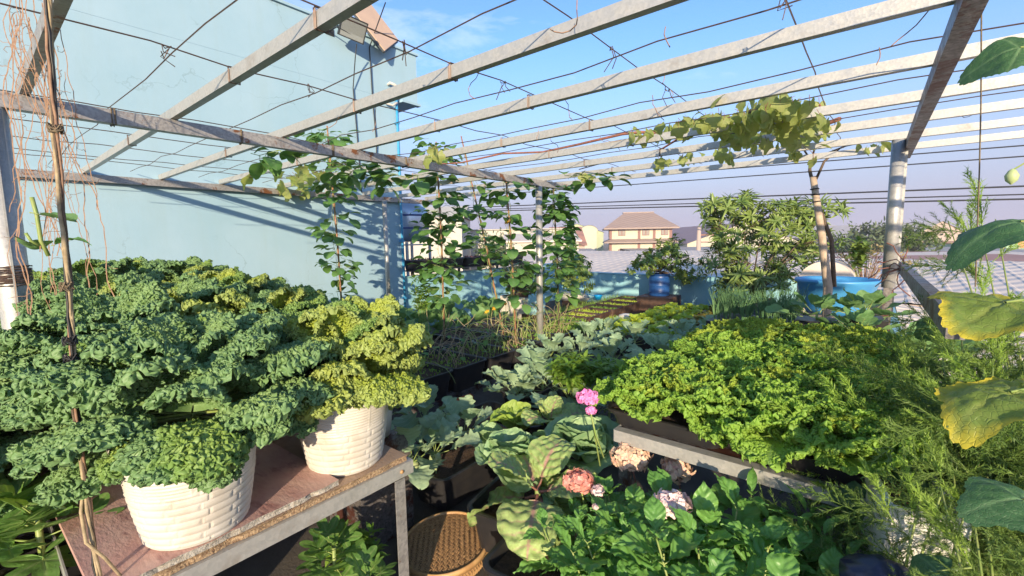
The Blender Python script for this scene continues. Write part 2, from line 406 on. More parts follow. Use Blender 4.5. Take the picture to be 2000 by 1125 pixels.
def grid_faces(nu, nv):
    i = np.arange(nu-1)[:, None]*nv + np.arange(nv-1)[None, :]
    return np.stack([i, i+1, i+nv+1, i+nv], -1).reshape(-1, 4)

def petiole_geo(pl, pr, droop=0.0):
    k, n = 4, 5
    V = []
    for i in range(k):
        t = i/(k-1)
        for j in range(n):
            a = 2*math.pi*j/n; r = pr*(1-0.4*t)
            V.append((r*math.cos(a), pl*t*1.02, r*math.sin(a)*0.8 + droop*t*t*pl))
    F = [(i*n+j, (i+1)*n+j, (i+1)*n+(j+1) % n, i*n+(j+1) % n) for i in range(k-1) for j in range(n)]
    return V, F

def blade(name, mats, L=0.3, W=0.2, nu=30, nv=16, prof=None, rise=0.0, droop=0.6, cup=0.0, fold=0.0, ruf=0.0, rfreq=30, rpow=2, ruf2=0.0, rfreq2=90, lat=1.0,
          lobe=0.0, nlobe=4, serr=0.0, nserr=20, quilt=0.0, nvein=7, slant=0.5, veinw=0.02, pl=0.05, pr=0.004, seed=1, twist=0.0, slantx=0.25, curl=0.0):
    rs = np.random.RandomState(seed)
    t = np.linspace(0, 1, nu)[:, None]*np.ones((1, nv)); s = np.ones((nu, 1))*np.linspace(-1, 1, nv)[None, :]
    p = prof(t) if prof else np.sin(np.pi*np.clip(t, 0, 1)**0.8)
    side = np.sign(s)
    w = W/2*p*(1 + lobe*np.sin(2*np.pi*(nlobe*t + side*0.13) + rs.uniform(0, 6)) * (np.abs(s)) + serr*(2*np.abs(((nserr*t) % 1)-0.5)-0.5)*np.abs(s)**4)
    x = s*w
    yo = slantx*np.abs(x)*(1-t*0.8)
    a = rise - droop*t**1.4
    dt = L/(nu-1)
    cy = np.cumsum(np.cos(a[:, :1]), 0)*dt; cz = np.cumsum(np.sin(a[:, :1]), 0)*dt
    ab = np.abs(s)
    h = fold*np.abs(x) + cup*x*x/W
    ph = (t*nvein - ab*slant) % 1.0
    vd = np.minimum(ph, 1-ph)
    mid = np.clip(1 - np.abs(x)/(veinw*W*(1.3-t)), 0, 1)
    vein = np.clip(np.maximum(mid, np.clip(1 - vd/0.10, 0, 1)*0.75*(1-ab*0.7)), 0, 1)
    if quilt: h = h + quilt*(np.sqrt(np.clip(vd*2, 0, 1))-0.5)*np.clip(ab*6, 0, 1) + quilt*0.5*fnoise(rs, np.stack([x, t*L], -1), 160)
    P2 = np.stack([x*1.0, t*L, np.zeros_like(x)], -1)
    m = ab**rpow * np.clip(t*5, 0, 1)
    if curl: h = h - curl*ab**4*W
    if ruf:
        h = h + ruf*m*fnoise(rs, P2, rfreq)
        x = x + lat*0.6*ruf*m*fnoise(rs, P2, rfreq)
        yo = yo + lat*0.6*ruf*m*fnoise(rs, P2, rfreq)
    if ruf2:
        m2 = ab**(rpow*0.7)*np.clip(t*5, 0, 1)
        h = h + ruf2*m2*fnoise(rs, P2, rfreq2)
        x = x + ruf2*m2*fnoise(rs, P2, rfreq2)
        yo = yo + ruf2*m2*fnoise(rs, P2, rfreq2)
    if twist:
        tw = twist*t; x, h = x*np.cos(tw) - h*np.sin(tw), x*np.sin(tw) + h*np.cos(tw)
    Y = pl + cy + np.cos(a)*yo - np.sin(a)*h
    Z = cz + np.sin(a)*yo + np.cos(a)*h
    V = np.stack([x, Y, Z], -1).reshape(-1, 3)
    F = grid_faces(nu, nv).tolist()
    mi = [0]*len(F)
    edge = list(np.maximum(ab*np.clip(t*3, 0, 1), t**3).reshape(-1)); vn = list(vein.reshape(-1))
    V = V.tolist()
    if pl > 0:
        PV, PF = petiole_geo(pl, pr); o = len(V)
        V += PV; F += [tuple(i+o for i in f) for f in PF]; mi += [1]*len(PF); edge += [0]*len(PV); vn += [0.6]*len(PV)
    return mesh_np(name, V, F, mats, mi, True, {'vein': vn, 'edge': edge})

def palm(name, mats, Rr=0.12, lobes=5, depth=0.25, nr=12, na=60, cup=0.3, wav=0.01, wfreq=40, pl=0.1, pr=0.004, seed=1, droop=0.25, spread=2.5, ser=0.0, nser=30, notch=0.5, quilt=0.0, point=0.0):
    rs = np.random.RandomState(seed)
    th = np.linspace(-np.pi*0.97, np.pi*0.97, na)[None, :]*np.ones((nr, 1)); r = np.linspace(0, 1, nr)[:, None]*np.ones((1, na))
    la = np.linspace(-spread, spread, lobes)
    d = np.min(np.abs(th[..., None] - la), -1)/(spread/(lobes-1)) if lobes > 1 else np.zeros_like(th)
    shape = 1 - depth*np.clip(d, 0, 1.3)**1.5 + point*np.clip(1-np.abs(th)*3, 0, 1)
    shape = shape*(1 - notch*np.clip((np.abs(th)-2.5)/0.6, 0, 1))*(0.82+0.18*np.cos(th))*(1 + ser*(2*np.abs((nser*th/6.28) % 1-0.5)-0.5))
    rad = Rr*r*(1 + (shape-1)*np.clip(r*1.3, 0, 1))
    x = rad*np.sin(th); y = rad*np.cos(th)
    P = np.stack([x, y], -1)
    vein = np.clip(1 - d*rad/(Rr)*9 - 0.1, 0, 1)*(1-0.4*r)
    ring = (r*5 - d*0.9) % 1.0; rd = np.minimum(ring, 1-ring)
    vein = np.maximum(vein, np.clip(1-rd/0.1, 0, 1)*0.45)
    z = cup*rad**2/Rr - droop*np.clip(y, 0, None)**2/Rr + wav*r**2*fnoise(rs, P, wfreq) - quilt*vein + quilt*0.4*fnoise(rs, P, wfreq*4)
    V = np.stack([x, y+pl, z], -1).reshape(-1, 3).tolist()
    F = grid_faces(nr, na)[:, ::-1].tolist(); mi = [0]*len(F)
    edge = list((r**2).reshape(-1)); vn = list(vein.reshape(-1))
    if pl > 0:
        PV, PF = petiole_geo(pl, pr); o = len(V)
        V += PV; F += [tuple(i+o for i in f) for f in PF]; mi += [1]*len(PF); edge += [0]*len(PV); vn += [0.6]*len(PV)
    return mesh_np(name, V, F, mats, mi, True, {'vein': vn, 'edge': edge})

SG = M['stem_green']
def pf_ov(a=0.8, b=1.0):
    return lambda t: np.sin(np.pi*np.clip(t, 0, 1)**a)**b
def pf_round(t): return np.clip(np.sqrt(np.clip(1-(2*t**0.85-1)**2, 0, 1)), 0.03, 1)
def pf_point(t): return np.clip(np.sin(np.pi*t**0.7)**0.9*(1-t**4), 0.0, 1)
def pf_round2(t): return np.clip(np.sqrt(np.clip(1-(2*t**0.7-1)**2, 0, 1))*(1-.35*t**3), 0.02, 1)
PROTO = {}
def protos(key, fn, n, **kw):
    PROTO[key] = [fn(key+'_mesh', seed=11*i+3, **{k: (v(i) if callable(v) and k not in ('prof',) else v) for k, v in kw.items()}) for i in range(n)]
    return PROTO[key]

kk = dict(L=0.29, W=0.20, nu=160, nv=124, prof=pf_round, rise=0.35, droop=lambda i: 0.9+0.3*(i % 3), ruf=0.010, rfreq=190, rpow=0.5, ruf2=0.0072, rfreq2=680, curl=0.12, pl=0.12, pr=0.007, nvein=6, cup=-0.6)
protos('kale_leaf_g', blade, 4, mats=[M['kale_g'], SG], **kk)
protos('kale_leaf', blade, 6, mats=[M['kale'], SG], **kk)
protos('kale_leaf_y', blade, 5, mats=[M['kale_y'], SG], **kk)
ll = dict(L=0.19, W=0.22, nu=130, nv=120, prof=pf_round, rise=0.3, droop=lambda i: 0.3+0.25*(i % 3), cup=1.0, ruf=0.010, rfreq=190, rpow=1.1, ruf2=0.0068, rfreq2=900, pl=0.02, pr=0.006, nvein=6)
protos('lettuce_leaf', blade, 5, mats=[M['lettuce'], SG], **ll)
protos('lettuce_leaf_y', blade, 4, mats=[M['lettuce_y'], SG], **ll)
sl = dict(L=0.15, W=0.13, nu=16, nv=12, prof=pf_round, rise=0.3, droop=0.7, ruf=0.008, rfreq=90, pl=0.01, pr=0.004, nvein=5)
protos('small_y', blade, 3, mats=[M['lettuce_y'], SG], **sl)
protos('small_red', blade, 3, mats=[M['red_lettuce'], SG], **sl)
protos('small_bronze', blade, 3, mats=[M['bronze_lettuce'], SG], **sl)
def pf_bras(t): return np.clip(np.sin(np.pi*np.clip(t**1.25, 0, 1))**0.6, 0.06, 1)*np.where(t < 0.28, 0.35+0.3*np.sin(t*38)**2, 1)
protos('brassica_leaf', blade, 5, mats=[M['brassica'], SG], L=0.26, W=0.17, nu=44, nv=18, prof=pf_bras, rise=0.35, droop=lambda i: 0.7+0.3*(i % 3), cup=0.6, ruf=0.012, rfreq=40, lobe=0.14, nlobe=5, quilt=0.003, pl=0.11, pr=0.005, nvein=7)
protos('cabbage_leaf', blade, 4, mats=[M['cabbage'], SG], L=0.25, W=0.28, nu=44, nv=30, prof=pf_round, rise=0.5, droop=lambda i: 0.7+0.2*(i % 3), cup=1.1, ruf=0.012, rfreq=45, rpow=3, ruf2=0.003, rfreq2=140, quilt=0.005, pl=0.02, pr=0.012, nvein=9, slant=0.8, veinw=0.035)
protos('cabbage_leaf_y', blade, 3, mats=[M['cabbage_y'], SG], L=0.22, W=0.24, nu=44, nv=30, prof=pf_round, rise=0.8, droop=1.2, cup=1.4, ruf=0.014, rfreq=50, rpow=3, ruf2=0.003, rfreq2=140, quilt=0.006, pl=0.02, pr=0.012, nvein=9, slant=0.8, veinw=0.035)
protos('head_leaf', blade, 3, mats=[M['cabbage'], SG], L=0.20, W=0.20, nu=30, nv=24, prof=pf_round, rise=1.3, droop=2.6, cup=2.6, ruf=0.003, rfreq=40, rpow=3, quilt=0.003, pl=0.0, nvein=9, slant=0.8, veinw=0.03)
protos('mustard_leaf', blade, 3, mats=[M['mustard'], M['vine_red']], L=0.25, W=0.22, nu=50, nv=36, prof=pf_round, rise=0.3, droop=lambda i: 0.9+0.4*(i % 3), cup=0.3, ruf=0.010, rfreq=40, ruf2=0.003, rfreq2=130, quilt=0.007, pl=0.05, pr=0.008, nvein=6, veinw=0.05)
protos('hydrangea_leaf', blade, 4, mats=[M['hydrangea'], SG], L=0.14, W=0.085, nu=34, nv=16, prof=pf_point, rise=0.25, droop=lambda i: 0.6+0.3*(i % 3), fold=0.22, quilt=0.006, serr=0.12, nserr=17, nvein=6, slant=1.0, slantx=0.5, pl=0.02, pr=0.003, ruf=0.003, rfreq=40)
protos('long_leaf', blade, 3, mats=[M['hydrangea'], SG], L=0.22, W=0.07, nu=34, nv=14, prof=pf_point, rise=0.25, droop=0.9, fold=0.3, quilt=0.003, nvein=9, slant=1.0, slantx=0.5, pl=0.02, pr=0.003, ruf=0.004, rfreq=30)
protos('squash_leaf', palm, 4, mats=[M['squash'], SG], Rr=0.15, lobes=5, depth=0.18, cup=0.25, wav=0.016, wfreq=28, pl=0.2, pr=0.006, ser=0.05, nser=24, quilt=0.004)
protos('big_leaf', palm, 3, mats=[M['bigleaf'], SG], Rr=0.16, lobes=5, depth=0.16, nr=26, na=120, cup=-0.25, wav=0.016, wfreq=30, pl=0.14, pr=0.006, ser=0.04, nser=40, quilt=0.005, droop=0.7)
protos('big_leaf_y', palm, 3, mats=[M['bigleaf_y'], SG], Rr=0.16, lobes=5, depth=0.22, nr=26, na=120, cup=-0.12, wav=0.022, wfreq=34, pl=0.14, pr=0.006, ser=0.06, nser=40, quilt=0.007, droop=0.35)
protos('fig_leaf', palm, 3, mats=[M['fig'], SG], Rr=0.13, lobes=5, depth=0.55, nr=14, na=90, cup=0.1, wav=0.007, wfreq=30, pl=0.09, pr=0.004, spread=2.0, notch=0.6, quilt=0.003)
protos('grape_leaf', palm, 3, mats=[M['grape'], M['vine_red']], Rr=0.075, lobes=5, depth=0.28, nr=6, na=36, cup=-0.2, wav=0.008, wfreq=50, pl=0.06, pr=0.002, ser=0.12, nser=22, droop=0.5)
protos('bean_leaf', blade, 4, mats=[M['bean'], SG], L=0.10, W=0.085, nu=10, nv=7, prof=pf_round2, rise=0.1, droop=0.6, fold=0.12, ruf=0.004, rfreq=50, pl=0.05, pr=0.0018, nvein=4)
protos('basil_leaf', blade, 3, mats=[M['basil'], SG], L=0.065, W=0.03, nu=6, nv=5, prof=pf_point, rise=0.1, droop=0.8, fold=0.25, pl=0.008, pr=0.001, nvein=4)
protos('citrus_leaf', blade, 3, mats=[M['citrus'], SG], L=0.07, W=0.04, nu=6, nv=5, prof=pf_point, rise=0.1, droop=0.6, fold=0.25, pl=0.008, pr=0.001, nvein=4)

def leaf_patch_mesh(name, mat, leaves, edge=0.0):
    """joined simple leaves: each is (base, direction, up, length, width, bend)"""
    V = []; F = []; E = []
    for b, d, u, L, W, bend in leaves:
        d = d.normalized(); s = d.cross(u)
        s = s.normalized() if s.length > 1e-6 else d.orthogonal().normalized()
        n = s.cross(d).normalized()
        o = len(V)
        p0 = b; p1 = b + d*L*0.4 - n*bend*L*0.1; p2 = b + d*L*0.75 - n*bend*L*0.32; p3 = b + d*L - n*bend*L*0.6
        V += [p0, p1+s*W/2+n*W*0.12, p1-n*W*0.1, p1-s*W/2+n*W*0.12, p2+s*W*0.36+n*W*.08, p2-n*W*.06, p2-s*W*0.36+n*W*.08, p3]
        E += [0, .3, .3, .3, .7, .7, .7, 1]
        F += [(o, o+1, o+2), (o, o+2, o+3), (o+1, o+4, o+5, o+2), (o+2, o+5, o+6, o+3), (o+4, o+7, o+5), (o+5, o+7, o+6)]
    return mesh_np(name, [tuple(v) for v in V], F, [mat], None, True, {'edge': E})

def rv(r=rnd):
    v = Vector((r.gauss(0, 1), r.gauss(0, 1), r.gauss(0, 1)))
    return v.normalized()
def cluster_mesh(name, mat, n, L, W, spread=1.0, seed=0, bend=0.8, stem=0.06):
    r = random.Random(seed); lv = []
    for i in range(n):
        a = i*2.4 + r.uniform(-.3, .3); e = r.uniform(0.0, 1.1)
        d = Vector((math.cos(a)*math.cos(e), math.sin(a)*math.cos(e), math.sin(e)))
        lv.append((Vector((0, 0, stem*i/n)), d, Vector((0, 0, 1)), L*r.uniform(.7, 1.1), W*r.uniform(.8, 1.2), bend*r.uniform(.5, 1.4)))
    return leaf_patch_mesh(name, mat, lv)
PROTO['tree_cluster'] = [cluster_mesh('tree_cluster_mesh', M['tree'], 17, 0.17, 0.036, seed=i, bend=1.0, stem=0.10) for i in range(4)]
PROTO['rosette_far'] = [cluster_mesh('far_cluster_mesh', M['far_tree'], 16, 0.5, 0.16, seed=i, stem=0.3) for i in range(3)]
PROTO['citrus_cluster'] = [cluster_mesh('citrus_cluster_mesh', M['citrus'], 14, 0.075, 0.036, seed=i, stem=0.09) for i in range(4)]
PROTO['basil_cluster'] = [cluster_mesh('basil_cluster_mesh', M['basil'], 14, 0.07, 0.024, seed=i, stem=0.06, bend=1.0) for i in range(4)]

def rosette(parent, key, n, e_in, e_out, s_in, s_out, z0=0.0, zr=0.05, c=(0, 0), r=rnd, jit=0.15, rad=0.0, name='leaf'):
    ms = PROTO[key] if isinstance(key, str) else key
    a0 = r.uniform(0, 6.28)
    for i in range(n):
        f = i/max(1, n-1); az = a0 + i*2.39996 + r.uniform(-.3, .3)
        e = e_in + (e_out-e_in)*f + r.uniform(-jit, jit); s = (s_in + (s_out-s_in)*f)*r.uniform(0.85, 1.15)
        m = Matrix.Translation((c[0]-math.sin(az)*rad*f, c[1]+math.cos(az)*rad*f, z0 + zr*(1-f))) @ Matrix.Rotation(az, 4, 'Z') @ Matrix.Rotation(e, 4, 'X') @ Matrix.Rotation(r.uniform(-.25, .25), 4, 'Y') @ Matrix.Scale(s, 4)
        put(name, ms[r.randrange(len(ms))], parent, m)

def wob(a, b, n, amp, r=rnd, sag=0.0):
    a = Vector(a); b = Vector(b); L = (b-a).length
    pts = []
    for i in range(n+1):
        t = i/n; e = math.sin(math.pi*t)
        p = a.lerp(b, t) + rv(r)*amp*(1 if 0 < i < n else 0); p.z -= sag*e
        pts.append(p)
    return pts
# ============================================================ setting
WX = -6.45            # face of the tall blue wall
FY = 9.94             # far parapet
FW0 = Vector((-math.sin(HEAD), math.cos(HEAD), 0))
ROTH = Matrix.Rotation(HEAD, 4, 'Z')

m_ground = surf('dusty_city_ground', (0.22, 0.19, 0.16), (0.14, 0.12, 0.10), 0.06, 0.95, c3=(0.10, 0.12, 0.06), s3=0.02, lo3=0.5, hi3=0.6)
g = MB(); g.add([(-1500, -400, -2.9), (1500, -400, -2.9), (1500, 2500, -2.9), (-1500, 2500, -2.9)], [(0, 1, 2, 3)])
tag(g.build('ground', m_ground), kind='structure')
d = MB(); d.box(-14, 0.32, -4, 10.0, -2.88, 0.0)
tag(d.build('roof_deck', M['concrete']), kind='structure')
d = MB(); d.box(-6.44, -1.75, -3.5, 0.35, 0.0, 0.012)
tag(d.build('pale_deck_screed', M['pale_concrete']), kind='structure')

# tall blue building
b = thing('blue_building', 'tall pale blue rendered building wall filling the left side behind the pergola', 'building', (WX, 1, 0))
mb = MB()
mb.box(WX-7, WX, -7, 4.94, 0.002, 4.0)
mb.box(WX-7, WX-0.002, -7, 5.37, 4.003, 4.86)
o = mb.build('wall', M['wall'], b, (-WX, -1, 0))
mb = MB(); mb.box(WX-7.03, WX+0.03, -7, 5.40, 4.862, 4.90)
mb.build('coping', M['wall'], b, (-WX, -1, 0))
mb = MB()
mb.box(WX+.001, WX+.10, 4.96, 5.36, 3.98, 4.02)
mb.build('ledge', M['wall'], b, (-WX, -1, 0))

# parapets of the deck
p = MB(); p.box(-9, 0.1, FY, FY+0.14, 0.002, 0.74); p.box(-6.3, 0.12, FY-0.015, FY+0.155, 0.742, 0.765)
tag(p.build('parapet_wall', M['wall_deep']), 'low blue parapet across the far end of the deck behind the blue drum', 'wall')
p = MB(); p.box(WX-0.16, WX-0.012, 4.945, FY-0.005, 0.002, 0.98)
tag(p.build('parapet_wall', M['wall_deep']), 'low blue parapet carrying a row of black trays past the tall wall', 'wall')
p = MB(); p.box(0.22, 0.315, 4.6, FY, 0.002, 0.55)
tag(p.build('parapet_wall', M['wall_deep']), 'short parapet on the right edge of the deck behind the thick post', 'wall')

# blue pipe at the corner of the wall, twisted cables
pp = thing('drain_pipe', 'thin bright blue plastic pipe running down the corner of the pale blue wall', 'pipe', (WX+.05, 4.87, 0))
MB().tube([(0, 0, .05), (0, 0, 2.2), (.0, .0, 4.1)], .022, 8).build('pipe', M['blue_pipe'], pp)
for z in (.6, 1.6, 2.6, 3.6): MB().box(-.05, .03, -.03, .03, z, z+.03).build('clip', M['blue_pipe'], pp)
pp = thing('elbow_pipe', 'short cream plastic elbow pipe poking out of the upper wall corner', 'pipe', (WX, 4.75, 4.1))
MB().tube([(-.02, 0, .12), (.06, 0, .14), (.09, .05, .12), (.09, .13, .10), (.09, .2, .07)], .024, 8).build('pipe', M['white_pot'], pp)
MB().tube([(.09, .1, -.16), (.07, .02, -.22), (.04, -.08, -.20), (0, -.12, -.12)], .02, 8).build('bend', M['white_pot'], pp)

# floodlight
fl = thing('floodlight', 'square grey floodlight with ribbed glass bracketed high on the blue wall', 'floodlight', (WX, 3.93, 4.70))
fm = Matrix.Translation((.30, .02, .05)) @ Matrix.Rotation(R(-18), 4, 'Z') @ Matrix.Rotation(R(28), 4, 'Y') @ Matrix.Rotation(R(-10), 4, 'X')
mb = MB(); mb.box(-.045, .0, -.19, .19, -.15, .15); mb.box(-.08, -.045, -.15, .15, -.11, .11)
for k in range(9): mb.box(-.10, -.08, -.14+k*.033, -.13+k*.033, -.10, .10)
bod = put('body', mb.mesh('body', M['dark_metal']), fl, fm)
mb = MB(); mb.box(.0, .012, -.19, .19, .135, .15); mb.box(.0, .012, -.19, .19, -.15, -.135); mb.box(.0, .012, -.19, -.175, -.135, .135); mb.box(.0, .012, .175, .19, -.135, .135)
mb.build('bezel', M['dark_metal'], bod)
mb = MB(); mb.box(.0, .004, -.174, .174, -.134, .134)
for k in range(20): mb.box(.004, .008, -.165, .165, -.06+k*.0095, -.056+k*.0095)
mb.build('glass', M['glass_grey'], bod)
mb = MB(); mb.bar((.0, -.2, .03), (.22, -.2, .03), .03, .008); mb.bar((.22, -.2, .03), (.25, .05, -.03), .03, .008); mb.box(0, .01, -.25, -.12, -.02, .08)
mb.build('bracket', M['dark_metal'], fl)
mb = MB(); mb.tube([(.25, .1, -.12), (.16, .12, -.3), (.03, .14, -.7), (.02, .18, -1.6), (.025, .2, -2.3)], .008, 5)
mb.build('cable', M['cable'], fl)
tag(MB().tube([(WX+.3, 4.55, 5.35), (WX+.08, 4.45, 4.88), (WX+.03, 4.4, 4.7), (WX+.02, 4.42, 3.9), (WX+.03, 4.45, 3.2), (WX+.02, 4.4, 2.5)], .009, 5).build('cable', M['cable']), 'thin black cable hanging from the solar panel down the blue wall', 'cable')

# solar panel seen from behind, propped on the coping
sp = thing('solar_panel', 'small tilted solar panel showing its beige underside on top of the wall', 'solar panel', (WX-.1, 4.6, 4.9))
a, bb, c = gx(685, 18, -6.5), gx(716, 2, -6.75), gx(776, 80, -6.5)
dd = a + (c-bb)
loc = Vector((WX-.1, 4.6, 4.9))
q = [v-loc for v in (a, bb, c, dd)]
nrm = (q[1]-q[0]).cross(q[3]-q[0]).normalized()*.03
if nrm.z > 0: nrm = -nrm
mb = MB(); mb.add(q+[v-nrm for v in q], [(0, 1, 2, 3), (7, 6, 5, 4), (0, 4, 5, 1), (1, 5, 6, 2), (2, 6, 7, 3), (3, 7, 4, 0)])
mb.build('panel', M['panel_back'], sp)
mb = MB()
for i in range(4): mb.bar(q[i]+nrm*.2, q[(i+1) % 4]+nrm*.2, .025, .04)
mb.build('frame', M['dark_metal'], sp)
cen = (q[0]+q[1])/2*.8+(q[2]+q[3])/2*.2
mb = MB(); mb.bar(cen+nrm*.5-(q[2]-q[1]).normalized()*.05, cen+nrm*.5+(q[2]-q[1]).normalized()*.06, .06, .03)
mb.build('junction_box', M['cable'], sp)
mb = MB(); mb.bar((q[1]+q[2])/2+nrm, (0.0, .3, 0), .03, .03); mb.bar((q[0]+q[3])/2, (0, .1, 0), .03, .03)
mb.build('prop', M['galv'], sp)

# ============================================================ pergola
PZ = 2.40
pg = thing('pergola_frame', 'galvanised box steel pergola frame spanning the whole roof garden', 'pergola', (0, 0, 0))
XR = {'a': -6.38, 'b': -3.33, 'c': 0.20}
for x, mt in ((-6.41, 'galv_rusty'), (-3.34, 'galv_rusty'), (0.20, 'galv_dark')):
    y0, y1 = -2.5, 5.62
    if x == 0.20: y1 = 5.45
    if x == -3.34: y0 = .06
    mb = MB(); mb.box(x-.03, x+.03, y0, y1, PZ-.12, PZ-.045)
    mb.build('rafter', M[mt], pg)
ys = [0.27, 0.88, 1.525, 2.135, 2.84, 3.53, 4.17, 4.82, 5.46]
for i, y in enumerate(ys):
    xe = 3.2
    mb = MB(); h = .056; w = .038
    mb.box(-3.5 if i == 0 else -6.44, xe, y-w/2, y+w/2, PZ-.042, PZ-.042+h)
    mb.build('purlin', M['galv_rusty'] if i == 0 else M['galv'], pg)
# posts: (x, y, radius, bottom, top)
for x, y, r, z0, z1 in ((-3.36, .15, .060, 0, PZ-.12), (-3.34, 4.70, .043, 0, PZ-.12), (-6.24, 4.42, .036, 0, PZ-.12), (.13, 4.84, .047, 1.16, PZ-.045), (-6.24, -.5, .04, 0, PZ-.12)):
    mb = MB(); mb.tube([(x, y, z0), (x, y, z1)], r, 20)
    mb.build('post', M['galv'], pg)
    if r > .045:
        mb = MB(); mb.bar((x+r+.006, y, z0+.02), (x+r+.006, y, z1), .014, .008)
        mb.build('weld_strip', M['galv'], pg)
# wires across the frame
def wire(a, b, r=.0032, sag=.01, amp=.008, n=14):
    MB().tube(wob(a, b, n, amp, sag=sag), r, 4).build('wire', M['wire'], pg)
WZ = PZ+.03
for x in (-5.9, -5.6, -5.0, -4.36, -3.62, -2.37, -1.57, -.95, -.28):
    wire((x, .2 if x < -3 else -.4, WZ), (x+.02, 5.4, WZ), sag=.0, amp=.014, n=18)
for y in (.62, 1.25, 1.89, 2.62, 3.2, 3.85):
    wire((-6.4, y, WZ-.01), (2.5, y+.02, WZ-.01), sag=.02, amp=.016, n=22)
for (x, y) in [(-2.37, .62), (-1.57, 1.25), (-2.37, 1.25), (-.95, 1.89), (-1.57, 1.89), (-.95, 2.62), (-.28, 1.89)]:
    mb = MB()
    for k in range(3):
        mb.tube([(x, y, WZ), (x+rnd.uniform(-.02, .02), y+rnd.uniform(-.02, .02), WZ+.01), (x+rnd.uniform(-.03, .03), y+rnd.uniform(-.02, .02), WZ-rnd.uniform(.01, .04)), (x+rnd.uniform(-.04, .04), y+rnd.uniform(-.04, .04), WZ-rnd.uniform(.02, .09))], .0022, 4)
    mb.build('wire_knot', M['wire'], pg)
def loop_tie(x, y, w, h, z, mat='wire'):
    mb = MB()
    for k in range(3):
        dx = rnd.uniform(-.008, .008)
        mb.tube([(x+dx, y-w, z-h), (x+dx, y-w, z+h), (x+dx*2, y+w, z+h), (x+dx, y+w, z-h), (x-dx, y-w, z-h)], .0028, 4)
    mb.build('wire_tie', M[mat], pg)
for y in ys[1:8]:
    for x in (-4.36, -2.37, -1.57): loop_tie(x, y, .023, .036, PZ-.011)
for y in (.6, 1.25, 1.9, 2.6):
    mb = MB()
    for k in range(4):
        e = rnd.uniform(-.012, .012)
        mb.tube([(-3.375, y+e, PZ-.125), (-3.375, y+e, PZ-.04), (-3.305, y-e, PZ-.04), (-3.305, y-e, PZ-.125), (-3.375, y+e, PZ-.125)], .003, 4)
    mb.build('wire_tie', M['twine'], pg)
mb = MB()
for k in range(16):
    zz = 1.42+k*.006+rnd.uniform(-.004, .004)
    a0 = rnd.uniform(0, 6)
    mb.tube([(-3.36+.071*math.cos(a0+t*.52), .15+.071*math.sin(a0+t*.52), zz+rnd.uniform(-.004, .004)) for t in range(13)], .003, 4)
mb.build('wire_wrap', M['wire'], pg)
# lower side rail
rl = thing('side_rail', 'grey steel channel rail running from the thick right post towards the viewer', 'rail', (.2, 2, 1.345))
MB().box(-.02, .02, -.25, 2.78, -.045, .03).build('channel', M['galv_dark'], rl)
MB().box(-.10, -.04, 2.80, 2.88, -1.344, -.187).build('upright', M['galv_dark'], rl)
mb = MB()
for k in range(10):
    p0 = Vector((0, 2.45+rnd.uniform(-.1, .1), rnd.uniform(-.05, .05))); pts = [p0]
    dv = rv()*.06
    for t in range(5): pts.append(pts[-1]+dv); dv = (dv+rv()*.03+Vector((0, 0, -.01))).normalized()*.05
    mb.tube(pts, .004, 4)
mb.build('wire_tangle', M['vine_red'], rl)

# power lines
for k, (ya, yb, xa) in enumerate(((337, 285, 1100), (352, 306, 1100), (399, 364, 880), (403, 380, 880), (406, 389, 880))):
    a0 = gy(xa, ya+ (0.079*(1330-xa) if k < 2 else .035*(1100-xa)), 40); b0 = gy(1990, yb, 40)
    dv = (b0-a0)
    A, B = a0-dv*.45, b0+dv*.5
    dist = 40
    pts = []
    for i in range(21):
        t = i/20; p = A.lerp(B, t); p.z -= .0
        pts.append(p)
    lab = ['topmost thin power line crossing the sky', 'second power line from the top', 'upper line of the low bundle of three power lines', 'middle line of the low bundle of three power lines', 'lowest and thickest power line above the rooftops'][k]
    tag(MB().tube(pts, .055 if k in (4, 2) else .042, 5).build('power_line', M['cable']), lab, 'cable', 'power lines crossing behind the pergola')

# ============================================================ town beyond
def corr(name, c1, c2=None, period=0.25, ang=0.0, amp=0.8, c3=None):
    m, nt, out = new_mat(name)
    v = worldvec(nt)
    rot = node(nt, 'ShaderNodeVectorRotate', {'Vector': v, 'Angle': ang}, rotation_type='Z_AXIS').outputs[0]
    w = node(nt, 'ShaderNodeTexWave', {'Vector': rot, 'Scale': 0.314/period, 'Distortion': 0.0}, wave_type='BANDS', bands_direction='X')
    col = mixc(nt, ramp(nt, noise(nt, .5, 6, .65, v), .35, .7), c1, c2 or c1)
    if c3: col = mixc(nt, ramp(nt, noise(nt, 1.6, 6, .7, v), .55, .75), col, c3)
    b = node(nt, 'ShaderNodeBsdfPrincipled', {'Base Color': col, 'Roughness': .6})
    bp = node(nt, 'ShaderNodeBump', {'Strength': amp, 'Distance': .05, 'Height': w.outputs['Fac']})
    nt.links.new(bp.outputs[0], b.inputs['Normal']); nt.links.new(b.outputs[0], out.inputs[0])
    return m
mc_pale = corr('pale_corrugated_roof', (0.78, 0.66, 0.56), (0.66, 0.55, 0.47), .3, HEAD, .25)
mc_red = corr('red_brown_roof', (0.46, 0.24, 0.18), (0.38, 0.20, 0.16), .3, HEAD, .3)
mc_white = surf('cream_wall', (0.56, 0.53, 0.47), (0.50, 0.47, 0.42), .6, .8)
mc_cream2 = surf('yellow_cream_wall', (0.54, 0.51, 0.40), (0.50, 0.47, 0.37), .5, .8)
mc_brown = surf('brown_trim', (0.26, 0.14, 0.12), rough=.8)
mc_dark = surf('dark_window_and_shade', (0.12, 0.09, 0.09), rough=.3)  # window panes, and the painted shade in the market hall front
mc_roof = corr('brown_tiled_roof', (0.34, 0.25, 0.21), (0.30, 0.22, 0.19), .6, HEAD)
mc_green = corr('pale_green_cladding', (0.40, 0.44, 0.26), (0.34, 0.38, 0.24), 2.2, HEAD, .3)
